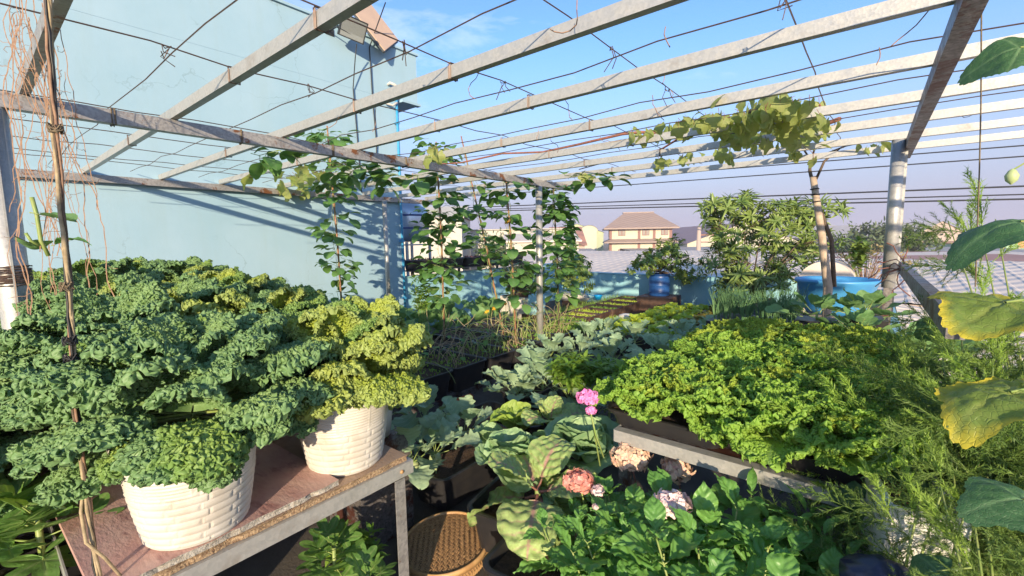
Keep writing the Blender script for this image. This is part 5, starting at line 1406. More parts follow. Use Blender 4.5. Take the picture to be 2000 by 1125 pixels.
# yellow blossoms
for (px, py, z, s, lab) in ((992, 436, 1.75, .5, 'single yellow flower high on the bean vine'), (968, 603, .75, .5, 'orange yellow squash flower above the black basins'), (952, 610, .7, .4, 'smaller orange yellow squash flower beside the first'), (988, 595, .72, .3, 'small yellow flower near the rosemary planter')):
    p = gz(px, py, z) if z < 1.5 else gy(px, py, vb[3].y)
    t = thing('squash_flower', lab, 'flower', p); V = []
    mb = MB()
    for k in range(6):
        a = k*1.047; dd = Vector((math.cos(a), math.sin(a), 0)); ss = Vector((-math.sin(a), math.cos(a), 0))
        mb.add([(0, 0, 0), dd*.05+ss*.03+Vector((0, 0, .04)), dd*.10+Vector((0, 0, .035)), dd*.05-ss*.03+Vector((0, 0, .04))], [(0, 1, 2), (0, 2, 3)])
    put('petals', mb.mesh('petals', M['petal_yellow']), t, TRS((0, 0, 0), 0, R(40), s)); stalk(t, [(0, 0, -.25), (0, 0, 0)], .003)

# dying stems tangled over the basins
rs_ = random.Random(9)
for i, tr in enumerate(BT[:6]):
    t = thing('dying_bean_tangle', 'pale leggy bean stems sprawling over the ' + names_[i] + ' black basin', 'bean plant', tr.location+Vector((0, 0, .21)), 0, 'dying bean stems')
    mb = MB()
    for k in range(20 if i > 0 else 10):
        p = Vector((rs_.uniform(-.3, .3), rs_.uniform(-.18, .18), 0)); dv = Vector((rs_.uniform(-.5, .5), rs_.uniform(-.5, .5), 1.6)).normalized(); pts = [p]
        for q in range(11):
            pts.append(pts[-1]+dv*.055); dv = (dv+rv(rs_)*.35+Vector((0, 0, -.17))).normalized()
            if pts[-1].z < .01: break
        mb.tube(pts, [.0045-.0002*q for q in range(len(pts))], 4)
    tag(mb.build('stems', M['stem_pale'] if i % 2 else M['stem_green'], t), kind='stuff')
    for k in range(14): put('leaf', PROTO['bean_leaf'][k % 4], t, Matrix.Translation((rs_.uniform(-.3, .3), rs_.uniform(-.2, .2), rs_.uniform(.05, .35))) @ Matrix.Rotation(rs_.uniform(0, 6), 4, 'Z') @ Matrix.Rotation(rs_.uniform(-.8, .2), 4, 'X') @ Matrix.Scale(rs_.uniform(.4, .8), 4))
    lv = [(Vector((rs_.uniform(-.33, .33), rs_.uniform(-.2, .2), .0+rs_.uniform(0, .05))), (rv(rs_)+Vector((0, 0, 1))).normalized(), rv(rs_), rs_.uniform(.02, .05), .012, .6) for k in range(140)]
    tag(put('weeds', leaf_patch_mesh('weeds', M['basil'], lv), t), kind='stuff')

# ---------- squash leaves between basins and wall
sqlab = ['nearest the lime coloured kale', 'pressed to the wall left of the slim post', 'just left of the first bean vine', 'just right of the first bean vine', 'in the middle of the squash rows', 'at the foot of the first bean vine', 'against the wall behind the kale', 'beside the slim post by the wall', 'under the corner of the blue wall', 'behind the back row of basins', 'left of the dense bean vine', 'below the parapet shelf', 'in front of the parapet shelf', 'between the dense vine and the rosemary', 'behind the basins near the rosemary', 'low by the second bean vine']
for k, (x, y, z, n, s) in enumerate(((-5.1, 2.9, .5, 13, 1.1), (-5.5, 2.3, .4, 9, 1.0), (-5.0, 2.45, .55, 11, 1.0), (-5.3, 3.3, .6, 12, 1.1), (-4.9, 3.4, .55, 10, 1.0), (-5.6, 3.6, .4, 10, 1.05), (-5.9, 4.4, .45, 9, 1.0), (-5.0, 3.7, .3, 10, 1.0), (-5.3, 4.6, .4, 11, 1.1), (-6.0, 5.4, .4, 10, 1.1), (-5.6, 6.1, .35, 11, 1.1), (-5.0, 5.3, .3, 11, 1.0), (-4.95, 4.5, .25, 8, .9), (-4.9, 3.1, .3, 9, .9))):
    t = thing('squash_plant', 'dark large leaved squash ' + sqlab[k], 'squash', (x, y, z*.4), 0, 'squash plants by the wall')
    stalk(t, [(0, 0, -.1), (.1, .05, .05), (.2, .0, .08)], .01)
    rosette(t, 'squash_leaf', n, 1.2, .55, .9*s, 1.25*s, z0=.03, zr=.05, r=rk, rad=.25)
herb('tall pale green seed stalk leaning among the squash leaves', 0, 0, .5, 6, .55, spread=.1, name='leafy_stalk', depthpt=Vector((-4.75, 3.9, 0)), s=(1.0, 1.5))

# ---------- rosemary
t = thing('rosemary_bush', 'dense dark upright rosemary bush behind the bean poles', 'rosemary', (-5.1, 6.6, .56)); lv = []; mb = MB()
for k in range(190):
    a = rk.uniform(0, 6.28); q = rk.uniform(0, 1)**.6; lean = Vector((math.cos(a)*q*.50, math.sin(a)*q*.3, 0)); H = .72*(1-.25*q)*rk.uniform(.75, 1.05)
    b0 = Vector((lean.x*.5, lean.y*.5, 0)); tip = Vector((lean.x*1.1, lean.y*1.1, H))
    mb.tube([b0, tip], [.004, .002], 3)
    for j in range(26):
        f = .15+.85*j/26; p = b0.lerp(tip, f); dd = (rv(rk)+Vector((0, 0, .8))).normalized()
        lv.append((p, dd, rv(rk), .045, .010, .2))
tag(mb.build('stems', M['bark'], t), kind='stuff')
tag(put('foliage', leaf_patch_mesh('rosemary_leaves', M['rosemary'], lv), t), kind='stuff')

# ---------- small trees
def cluster_tree(name, lab, cat, base, blobs, key, nper, s, trunk_r, fork, r, partname='leaf_cluster', limb_mat='bark'):
    """blobs: list of (offset vector, radius, count)"""
    t = thing(name, lab, cat, base)
    fk = Vector(fork)
    stalk(t, [(0, 0, -.1), fk*.5+Vector((.02, .01, 0)), fk], [trunk_r, trunk_r*.85, trunk_r*.7], limb_mat, 'trunk', 8)
    for c, rad, cnt in blobs:
        c = Vector(c)
        stalk(t, [fk*.9, fk.lerp(c, .5)+rv(r)*.05, c], [trunk_r*.5, trunk_r*.32, trunk_r*.15], limb_mat, 'limb', 6)
        for i in range(cnt):
            d_ = rv(r); q = r.uniform(.45, 1)**.5; p = c+Vector((d_.x*rad, d_.y*rad, d_.z*rad*.85))*q
            out = (p-c).normalized()+Vector((0, 0, .9))
            qn = out.to_track_quat('Z', 'Y').to_matrix().to_4x4()
            put(partname, PROTO[key][r.randrange(4)], t, Matrix.Translation(p) @ qn @ Matrix.Rotation(r.uniform(0, 6), 4, 'Z') @ Matrix.Scale(s*r.uniform(.75, 1.2), 4))
            if i % 2 == 0: stalk(t, [c, (c+p)/2+Vector((0, 0, .02)), p], .005, limb_mat, 'twig', 4)
    return t
TB = gz(1466, 604, .35); dpt = (TB-CAM).dot(FW); k_ = dpt/FPX
def off(px, py, dd=0.0):
    return gd(px, py, dpt+dd)-TB
rt_ = random.Random(31)
cluster_tree('fruit_tree', 'bushy young tree with glossy whorled leaves in a grey pot right of the drum', 'tree', TB,
 [(off(1395, 408), 30*k_, 14), (off(1452, 408, .2), 34*k_, 18), (off(1500, 425, -.2), 38*k_, 20), (off(1565, 418, .1), 36*k_, 18), (off(1612, 415, -.1), 30*k_, 14), (off(1430, 455, .1), 44*k_, 22), (off(1520, 470, .2), 50*k_, 28), (off(1590, 470, 0), 40*k_, 20), (off(1465, 515, -.3), 48*k_, 26), (off(1545, 520, .2), 46*k_, 24), (off(1415, 520, 0), 42*k_, 20), (off(1500, 555, -.2), 34*k_, 16), (off(1440, 560, -.2), 36*k_, 16)],
 'tree_cluster', 0, 1.0, .035, (0, 0, .35), rt_)
o = MB().lathe([(.01, 0), (.17, 0), (.20, .42), (.19, .42), (.18, .38), (.01, .38)], 20).build('plant_pot', M['dark_metal']); o.location = (TB.x, TB.y, 0)
tag(o, 'dark grey pot holding the bushy young tree', 'pot')
D0 = Vector((dp_.x, 9.25, dp_.z+dh*.93)); kd = ((D0-CAM).dot(FW))/FPX; dd0 = (D0-CAM).dot(FW)
def offd(px, py, dd=0.0): return gd(px, py, dd0+dd)-D0
cluster_tree('citrus_bush', 'spreading citrus bush with small speckled leaves growing from the blue drum', 'shrub', D0,
 [(offd(1245, 520), 17*kd, 9), (offd(1265, 512, .1), 18*kd, 12), (offd(1290, 500), 20*kd, 16), (offd(1318, 512, -.1), 22*kd, 18), (offd(1342, 530), 18*kd, 14), (offd(1350, 545, .1), 12*kd, 7), (offd(1275, 525, -.2), 18*kd, 12), (offd(1305, 528, -.1), 20*kd, 14), (offd(1320, 490, .1), 12*kd, 6), (offd(1322, 472, 0), 8*kd, 4), (offd(1295, 487, 0), 10*kd, 6)],
 'citrus_cluster', 0, 1.25, .03, (0, 0, .08), rt_)
P0 = gz(1118, 585, .25); dd1 = (P0-CAM).dot(FW); k1 = dd1/FPX
def off1(px, py, dd=0.0): return gd(px, py, dd1+dd)-P0
cluster_tree('dark_bush', 'dark leafy bush right behind the bean vine beside the centre post', 'shrub', P0,
 [(off1(1118, 500), 16*k1, 10), (off1(1130, 525, .1), 18*k1, 12), (off1(1110, 540), 18*k1, 12), (off1(1138, 555), 15*k1, 10), (off1(1100, 515, .1), 14*k1, 8)], 'citrus_cluster', 0, 1.8, .02, (0, 0, .15), rt_)
# weed stem and flowering shrub right of the tree
for (px, py, z, n, h, lab, key) in ((1685, 480, 1.0, 6, .35, 'spindly green plant with pale leaves seen against the far roofs', 'citrus_cluster'),):
    q = gy(1672, 545, 7.2); herb(lab, 0, 0, q.z, 5, .42, key, .06, name='spindly_plant', depthpt=q, s=(1.2, 1.8))
q = gy(1690, 545, 7.6)
t = thing('flowering_shrub', 'dry reddish shrub with small pink flowers beside the thick post', 'shrub', q); lv = []; mb = MB()
for k in range(40):
    a = rk.uniform(0, 6.28); tip = Vector((math.cos(a)*rk.uniform(.1, .6), math.sin(a)*rk.uniform(.1, .4), rk.uniform(.15, .42)))
    mb.tube([(0, 0, -.2), tip*.5+rv(rk)*.04, tip], [.006, .004, .002], 4)
    for j in range(7): lv.append((tip+rv(rk)*.06, rv(rk), rv(rk), .05, .025, .5))
tag(mb.build('stems', M['stem_dry'], t), kind='stuff'); tag(put('foliage', leaf_patch_mesh('shrub_leaves', M['dry_leaf'], lv), t), kind='stuff')
tag(MB().box(q.x-.3, q.x+.3, q.y-.2, q.y+.2, 0, q.z-.15).build('trough', M['dark_metal']), 'dark trough under the dry reddish shrub', 'planter')
q2 = gy(1672, 545, 7.2)
tag(MB().box(q2.x-.2, q2.x+.1, 7.0, 7.35, 0, q2.z-.05).build('trough', M['dark_metal']), 'dark trough under the spindly green plant', 'planter')

# ---------- pale support pole and grape vine along the purlins
gt = gz(1583, 310, PZ-.03); gb = gy(1617, 560, gt.y+.0)
gp = thing('support_pole', 'pale peeled wooden pole leaning up to the pergola beside the young tree', 'pole', (gb.x, gb.y, 0))
gbl = Vector((gb.x, gb.y, 0))
MB().tube([(.02, 0, 0), gb-gbl, gy(1605, 460, gt.y)-gbl, gy(1588, 345, gt.y)-gbl], [.045, .042, .036, .030], 10).build('pole', M['pale_pole'], gp)
for z in (1.93, 1.99, 2.04):
    f = (z-1.2)/(2.3-1.2); c = gb.lerp(gt, f)-gbl; MB().tube([c+Vector((.036*math.cos(a), .036*math.sin(a), rnd.uniform(-.004, .004))) for a in [i*.52 for i in range(13)]], .006, 4).build('band', M['cable'], gp)
gv = thing('grape_vine', 'old grape vine with olive leaves trained over the far purlins', 'grape vine', gt)
def G(px, py, z=PZ+.04): return gz(px, py, z)-gt
tr_pts = [gb+Vector((.05, .03, 0))-gt, gy(1612, 470, gt.y)+Vector((.05, .03, 0))-gt, gy(1598, 400, gt.y)-gt, Vector((0, 0, -.12)), G(1583, 312)]
MB().tube(tr_pts, [.022, .02, .018, .016, .014], 7).build('trunk', M['bark'], gv)
MB().tube([gy(1594, 350, gt.y)-gt, gy(1610, 315, gt.y)-gt, G(1640, 290)], [.014, .012, .009], 6).build('branch', M['bark'], gv)
main = [(1640, 232), (1560, 262), (1480, 235), (1420, 238), (1345, 262), (1250, 258), (1215, 262), (1130, 282), (1060, 297), (980, 300), (900, 318), (830, 322), (760, 318), (700, 342)]
MB().tube([G(a, b) for a, b in main], [.016-.0008*i for i in range(len(main))], 6).build('cane', M['vine_red'], gv)
for pts in ([(1583, 312), (1520, 290), (1440, 270), (1360, 285), (1300, 300)], [(1583, 312), (1540, 245), (1480, 215), (1400, 235), (1330, 255)], [(1583, 312), (1650, 285), (1720, 272), (1760, 262)], [(1340, 262), (1290, 290), (1200, 310), (1130, 330)], [(1583, 312), (1610, 240), (1600, 205)]):
    MB().tube([G(a, b)+rv(rb_)*.01 for a, b in pts], [.010-.0013*i for i in range(len(pts))], 5).build('cane', M['vine_red'] if rb_.random() < .5 else M['bark'], gv)
rg = random.Random(12)
def gleaf(px, py, n, sx, sy, s=(.6, 1.1)):
    for i in range(int(n*1.35)):
        p = G(px+rg.gauss(0, sx), py+rg.gauss(0, sy), PZ+rg.uniform(-.02, .12))
        m = Matrix.Translation(p) @ Matrix.Rotation(rg.uniform(0, 6.28), 4, 'Z') @ Matrix.Rotation(rg.uniform(-1.5, -.2), 4, 'X') @ Matrix.Rotation(rg.uniform(-.4, .4), 4, 'Y') @ Matrix.Scale(rg.uniform(*s), 4)
        put('leaf', PROTO['grape_leaf'][rg.randrange(3)], gv, m)
for a in ((1540, 205, 44, 32, 12), (1480, 215, 28, 30, 14), (1410, 228, 26, 22, 10), (1340, 240, 16, 24, 8), (1270, 250, 8, 20, 6), (1530, 260, 30, 34, 14), (1450, 255, 16, 26, 10), (1600, 240, 12, 20, 14), (1420, 292, 8, 10, 5), (1350, 302, 8, 14, 6), (1300, 310, 6, 12, 5), (1150, 338, 9, 14, 6), (1700, 278, 5, 16, 4), (1560, 290, 10, 20, 8), (860, 290, 7, 20, 6)):
    gleaf(*a)
gleaf(565, 355, 14, 18, 12, (1.1, 1.8)); gleaf(600, 335, 6, 20, 10, (.9, 1.4))

# dangling dry tendrils on the purlins
rw = random.Random(3)
for k in range(24):
    x = rw.uniform(-2.6, 1.0); y = rw.choice(ys[1:8])+rw.uniform(-.3, .3); p = Vector((x, y, PZ+.02)); pts = [p]; dv = Vector((rw.uniform(-.3, .3), rw.uniform(-.3, .3), -1)).normalized()
    for q in range(rw.randrange(3, 8)): pts.append(pts[-1]+dv*.03); dv = (dv+rv(rw)*.7).normalized()
    MB().tube(pts, .0022, 4).build('dry_tendril', M['stem_dry'], pg)

# ---------- far beds
def bed(name, lab, x0, x1, y0, y1, z): 
    t = thing(name, lab, 'planting bed', ((x0+x1)/2, (y0+y1)/2, 0)); a, b_ = (x1-x0)/2, (y1-y0)/2
    mb = MB(); mb.box(-a, a, -b_, -b_+.02, .002, z); mb.box(-a, a, b_-.02, b_, .002, z); mb.box(-a, -a+.02, -b_+.02, b_-.02, .002, z); mb.box(a-.02, a, -b_+.02, b_-.02, .002, z)
    mb.build('frame', M['black_plastic'], t); MB().box(-a+.021, a-.021, -b_+.021, b_-.021, .002, z-.03).build('soil', M['soil'], t)
    return t
bed('lettuce_bed', 'low black framed bed of pale yellow green lettuces before the drum', -3.05, -1.55, 5.55, 8.7, .26)
ORD = ['first', 'second', 'third', 'fourth', 'fifth', 'sixth', 'seventh', 'eighth', 'ninth', 'tenth', 'eleventh']
for iy, y in enumerate(np.arange(5.75, 8.6, .30)):
    for ix, x in enumerate(np.arange(-2.9, -1.6, .28)):
        warm = x > -2.3 and y > 6.6
        t = thing('small_lettuce', ('small pale' if not warm else 'small bronze tinged')+' lettuce, %s from the left in the %s row of the far bed' % (ORD[ix], ORD[iy]), 'lettuce', (x+rk.uniform(-.04, .04), y+rk.uniform(-.05, .05), .24), 0, 'small pale lettuces in the far bed' if not warm else 'bronze lettuces in the far bed')
        rosette(t, 'small_bronze' if warm else 'small_y', 11, 1.3, .35, .7, 1.15, z0=0, zr=.01, r=rk)
bed('red_lettuce_bed', 'black framed bed of dark red lettuces below the blue parapet', -2.35, -1.0, 8.85, 9.7, .30)
for iy, y in enumerate((9.0, 9.25, 9.5)):
    for ix, x in enumerate(np.arange(-2.2, -1.1, .26)):
        t = thing('red_lettuce', 'dark red lettuce, %s from the left in the %s row below the parapet' % (ORD[ix], ['front', 'middle', 'back'][iy]), 'lettuce', (x, y, .28), 0, 'dark red lettuces')
        rosette(t, 'small_red', 10, 1.3, .35, .8, 1.2, z0=0, zr=.01, r=rk)
for k, (px, py) in enumerate(((1385, 640), (1440, 605), (1345, 650))):
    p = gz(px, py, .4); t = thing('brassica_plant', 'lone grey green brassica ' + ['beside the whitish bucket in the dark gap', 'at the foot of the potted tree', 'at the near end of the pale lettuce bed'][k], 'vegetable plant', (p.x, p.y, .3), 0)
    stalk(t, [(0, 0, -.28), (0, 0, .06)], .01); rosette(t, 'brassica_leaf', 11, 1.1, .1, .6, .9, z0=.03, r=rk)
# seedlings in the far basins, chives round them (uncountable)
def sprout_mesh(a, b_, n, L, W, mat, r, up=1.2):
    return leaf_patch_mesh('sprouts', M[mat], [(Vector((r.uniform(-a, a), r.uniform(-b_, b_), 0)), (rv(r)+Vector((0, 0, up))).normalized(), rv(r), r.uniform(.6, 1.3)*L, W, .5) for _ in range(n)])
for i, y in enumerate((6.35, 6.78, 7.22, 7.75, 8.3, 8.85, 9.35)):
    o = put('seedlings', sprout_mesh(.29, .16, 220, .045, .016, 'lettuce_y' if i % 3 else 'basil', rk)); o.location = (-3.95-.02*i, y, .24); tag(o, kind='stuff')
def tuft(px, py, z, a, b_, n, L, mat='onion', W=.007, up=2.2, loc=None):
    p = loc or gz(px, py, z); o = put('chives', sprout_mesh(a, b_, n, L, W, mat, rk, up)); o.location = (p.x, p.y, z); tag(o, kind='stuff'); return o
tuft(0, 0, .05, .25, 2.0, 3000, .22, loc=Vector((-4.55, 7.8, 0)), mat='asparagus_tip')
tuft(0, 0, .02, .6, .2, 900, .2, loc=Vector((-3.9, 9.7, 0)), mat='asparagus_tip')
tuft(1120, 640, .32, .35, .25, 500, .10, mat='basil', W=.012, up=1)
tuft(1195, 632, .22, .12, .25, 300, .10, mat='lettuce_y', W=.008)
# onion greens by the tub
p = gz(1525, 598, .78)
ot = thing('onion_planter', 'black planter crowded with upright onion greens left of the blue tub', 'planter', (-.80, 4.75, 0))
MB().box(-.4, .35, -.3, .3, 0, .80).build('box', M['black_plastic'], ot)
for k in range(60):
    x, y = rk.uniform(-.38, .33), rk.uniform(-.28, .28); mb = MB()
    for j in range(7):
        a = rk.uniform(0, 6.28); l = rk.uniform(.2, .34); dx, dy = math.cos(a)*.05, math.sin(a)*.05
        mb.tube([(x, y, .8), (x+dx*.5, y+dy*.5, .8+l*.6), (x+dx*1.4, y+dy*1.4, .8+l)], [.003, .0028, .001], 4, cap=False)
    mb.build('onion_tuft', M['onion'], ot)

# squash-like leaves at the far end of the lettuce bench, by the thick post
for k, (x, y, z, n, s, lab) in enumerate(((-.30, 4.15, 1.06, 14, .75, 'leafy squash in front of the blue tub'), (.0, 4.3, 1.08, 14, .8, 'leafy squash at the foot of the thick post'), (-.05, 3.85, 1.0, 14, .7, 'mottled squash plant just beyond the yellow lettuces'), (.12, 3.6, .85, 9, .7, 'squash plant spilling over the right rail'))):
    t = thing('squash_plant', lab, 'squash', (x, y, z-.1), 0, None); stalk(t, [(0, 0, -.05), (0, 0, .05)], .01)
    rosette(t, 'squash_leaf', n, 1.1, .2, .55*s, .95*s, z0=.0, zr=.06, r=rk, rad=.1)
    tag(MB().box(x-.13, x+.13, y-.13, y+.13, 0 if y > 3.95 else .80, z-.11).build('planter_box', M['black_plastic']), 'black box planter under the ' + lab, 'planter')

# ---------- asparagus ferns on the right
def needle_mesh(name, mat, nbr, L, seed, nl=.02, nw=.0013, dens=26, up=.5):
    r = random.Random(seed); V = []; F = []; 
    def tri(p, d_, l, w):
        s_ = d_.cross(rv(r)); s_ = s_.normalized() if s_.length > 1e-5 else d_.orthogonal().normalized(); o = len(V)
        V.extend([p-s_*w, p+s_*w, p+d_*l]); F.append((o, o+1, o+2))
    stem = [Vector((0, 0, 0))]; dv = Vector((0, 1, .25)).normalized(); m_ = 14
    for i in range(m_): stem.append(stem[-1]+dv*L/m_); dv = (dv+rv(r)*.07+Vector((0, 0, -.02))).normalized()
    mb = MB(); mb.tube(stem, [.0022-.0001*i for i in range(m_+1)], 4)
    for i in range(nbr):
        f = .12+.88*i/nbr; q = f*m_; j = min(m_-1, int(q)); p = stem[j].lerp(stem[j+1], q-j); t_ = (stem[j+1]-stem[j]).normalized()
        side = (rv(r)-t_*.0); side = (side-t_*side.dot(t_)).normalized(); bd = (side+t_*up*1.6).normalized(); bl = L*.30*(1.15-f)*r.uniform(.6, 1.2)+.02
        mb.tube([p, p+bd*bl*.5, p+bd*bl+Vector((0, 0, -.1*bl))], [.0011, .0009, .0005], 3, cap=False)
        nn = max(4, int(dens*bl/.1))
        for k in range(nn):
            g_ = k/nn; pp = p+bd*bl*g_; dd = (bd*.9+rv(r)*.75).normalized(); tri(pp, dd, nl*r.uniform(.6, 1.2), nw)
    o = len(mb.V); mb.add(V, F)
    return mb.mesh(name, M[mat])
AF = [needle_mesh('fern_frond', 'asparagus', 40, .42, i, dens=40) for i in range(5)]
AT = [needle_mesh('fern_tip', 'asparagus_tip', 26, .30, 20+i, nl=.022, nw=.0017, dens=34, up=1.4) for i in range(4)]
ra = random.Random(8)
def fern(lab, base, top, n, ntip, spread, s=(.7, 1.2)):
    base = Vector(base); top = Vector(top); t = thing('asparagus_fern', lab, 'asparagus', base, 0, 'asparagus ferns at the right')
    ax = top-base
    for k in range(3):
        off_ = Vector((ra.uniform(-.05, .05), ra.uniform(-.05, .05), 0)); stalk(t, [off_*.5, off_+ax*.5+rv(ra)*.02, ax+off_*2], [.0045, .0035, .002], n=5)
    for i in range(int(n*1.5)):
        f = ra.uniform(.22, 1); p = ax*f+rv(ra)*.03
        put('frond', AF[ra.randrange(5)], t, Matrix.Translation(p) @ Matrix.Rotation(ra.uniform(0, 6.28), 4, 'Z') @ Matrix.Rotation(ra.uniform(-.35, .5), 4, 'X') @ Matrix.Scale(ra.uniform(*s)*spread*1.15, 4))
    for i in range(ntip):
        f = ra.uniform(.5, 1.0); p = ax*f+rv(ra)*.05
        put('young_frond', AT[ra.randrange(4)], t, Matrix.Translation(p) @ Matrix.Rotation(ra.uniform(0, 6.28), 4, 'Z') @ Matrix.Rotation(ra.uniform(.1, 1.3), 4, 'X') @ Matrix.Scale(ra.uniform(*s)*spread, 4))
    return t
fern('asparagus fern at the right picture edge beside the foam box', (.32, 1.30, .45), gd(1900, 800, 1.25), 20, 4, .75)
fern('asparagus fern rising past the yellowing leaf', (.40, 1.5, .4), gd(1940, 690, 1.5), 20, 5, .8)
fern('asparagus fern leaning over the lettuce trays with bright tips', (.16, 1.50, .45), gd(1740, 850, 1.45), 10, 7, .75)
fern('asparagus fern beside the right rail beyond the lettuces', (.36, 2.3, .3), gd(1780, 700, 2.1), 22, 7, .95)
fern('asparagus fern in front of the ribbed roof', (.45, 2.1, .3), gd(1850, 740, 1.9), 22, 4, .95)
fern('tall thin asparagus spears against the far rooftops', (.50, 2.0, .5), gd(1900, 430, 1.9), 5, 9, .8)
fern('asparagus fern hiding the near end of the side rail', (.34, 1.9, .3), gd(1860, 640, 1.75), 16, 4, .85)
fern('asparagus fern filling the gap under the upper yellowing leaf', (.30, 1.45, .3), gd(1930, 720, 1.3), 16, 3, .75)
fern('asparagus fern over the right end of the lettuce trays', (.18, 1.85, .3), gd(1720, 780, 1.75), 12, 6, .85)
fern('asparagus fern between the foam box and the picture edge', (.26, 1.12, .3), gd(1920, 900, 1.15), 14, 2, .6)
fern('asparagus fern low at the lower right corner', (.26, .98, .5), gd(1900, 960, 1.0), 8, 2, .55)
fern('asparagus fern behind the large dark leaf at the right', (.42, 1.7, .4), gd(1860, 880, 1.5), 18, 3, .85)
fern('asparagus fern straggling in front of the white foam box', (fq.x+.02, fq.y-.05, fq.z-.3), gd(1790, 960, 1.05), 7, 2, .5)
# bright sprays reaching left over the tray rim
p = gz(1800, 620, 1.15)
t = thing('squash_plant', 'leafy squash half covering the side rail by the thick post', 'squash', (.24, 3.1, .85)); stalk(t, [(0, 0, -.85), (0, 0, .05)], .01)
rosette(t, 'squash_leaf', 14, 1.2, .3, .5, .85, z0=.0, zr=.1, r=rk, rad=.12)
t = thing('asparagus_spray', 'bright lime asparagus spray lying over the front lettuce tray', 'asparagus', gd(1745, 950, 1.42))
for (a, b_) in ((1570, 770), (1600, 760), (1500, 890), (1560, 900), (1540, 965), (1640, 800), (1490, 820), (1610, 850), (1590, 800)):
    d_ = gd(a, b_, 1.5)-gd(1745, 950, 1.42); m = d_.to_track_quat('Y', 'Z').to_matrix().to_4x4()
    put('young_frond', AT[ra.randrange(4)], t, m @ Matrix.Scale(d_.length/.30, 4))
stalk(t, [(0, 0, 0), (.05, -.02, -.25), (.06, -.03, -.6)], .004)
tag(MB().box(.16, .62, .9, 2.6, 0, .30).build('planter_box', M['black_plastic']), 'long black planter of asparagus along the right rail', 'planter')

# ---------- large leaves at the right edge (climbing squash)
bv = thing('climbing_squash', 'climbing squash with very large leaves along the right picture edge', 'squash', (.42, .95, .35))
B0 = Vector((.42, .95, .35))
stem_pts = [gd(2080, 1150, 1.0), gd(2060, 900, .98), gd(2075, 700, 1.0), gd(2060, 480, 1.02), gd(2070, 250, 1.02), gd(2055, 60, 1.0)]
MB().tube([Vector((0, 0, -.05))]+[p-B0 for p in stem_pts], [.008, .008, .007, .006, .005, .005, .004], 6).build('vine_stem', M['stem_green'], bv)
def bigleaf(px, py, depth, to, nrm, s, key, k=0):
    """leaf blade centre near the pixel; 'to' = pixel its tip points at; nrm = approximate facing in camera terms"""
    c = gd(px, py, depth); tipd = (gd(to[0], to[1], depth+to[2])-c).normalized()
    n_ = (RT*nrm[0]+UP*nrm[1]-FW*nrm[2]).normalized(); sx_ = tipd.cross(n_).normalized(); n_ = sx_.cross(tipd)
    m = Matrix(((sx_.x, tipd.x, n_.x, c.x-B0.x), (sx_.y, tipd.y, n_.y, c.y-B0.y), (sx_.z, tipd.z, n_.z, c.z-B0.z), (0, 0, 0, 1)))
    m = m @ Matrix.Scale(s, 4) @ Matrix.Translation((0, -.14, 0))
    put('leaf', PROTO[key][k], bv, m)
bigleaf(1995, 92, .85, (1910, 100, .03), (.1, .45, .85), .44, 'big_leaf', 0)
bigleaf(1995, 432, .85, (1880, 432, .02), (0, .9, .35), .60, 'big_leaf', 1)
bigleaf(1965, 590, .88, (1850, 606, -.03), (.1, .97, .24), .80, 'big_leaf_y', 0)
bigleaf(1975, 765, .82, (1832, 792, -.01), (.0, .985, .15), .74, 'big_leaf_y', 1)
bigleaf(2000, 975, .78, (1930, 962, 0), (0, .85, .4), .48, 'big_leaf', 2)
bigleaf(1690, 985, 1.35, (1670, 1040, 0), (0, .6, .8), .62, 'big_leaf', 1)
bigleaf(1800, 915, 1.3, (1760, 900, 0), (.1, .8, .5), .5, 'big_leaf', 0)
bigleaf(1830, 1115, .95, (1780, 1120, .02), (0, .9, .4), .42, 'big_leaf', 2)
bigleaf(1830, 780, 1.5, (1790, 800, .02), (0, .9, .4), .55, 'big_leaf', 2)
bigleaf(1830, 640, 1.9, (1800, 655, .02), (.2, .5, .8), .45, 'big_leaf', 2)
t = thing('hanging_string', 'thin brown string hanging straight down near the right edge', 'string', gd(1917, 0, 1.55))
O_ = gd(1917, 0, 1.55)
MB().tube([gz(1917, 5, PZ-.05)-O_+Vector((0, 0, 0)), gd(1916, 200, 1.58)-O_, gd(1913, 330, 1.6)-O_, gd(1905, 560, 1.62)-O_], .0022, 4).build('string', M['twine'], t)
t = thing('seed_pod', 'small green seed pod dangling from a tendril at the right edge', 'seed pod', gd(1976, 347, .9))
MB().lathe([(.001, -.014), (.009, -.006), (.011, .004), (.006, .014), (.001, .018)], 10).build('pod', M['kohlrabi'], t)
MB().tube([(0, 0, .015), (.02, .01, .03), (.05, .02, .045)], .0016, 4).build('tendril', M['stem_green'], t)
# berries on the ferns
for k, (px, py) in enumerate(((1772, 988), (1792, 995), (1757, 962))):
    p = gd(px, py, 1.2); o = MB().blob((0, 0, 0), .006, 8).build('berry', M['red_fruit']); o.location = p; o.scale = (.7, .7, 1.6)
    tag(o, ['lower left', 'lower right', 'upper'][k]+' tiny orange flower hanging in the asparagus fern', 'flower', 'tiny orange flowers')

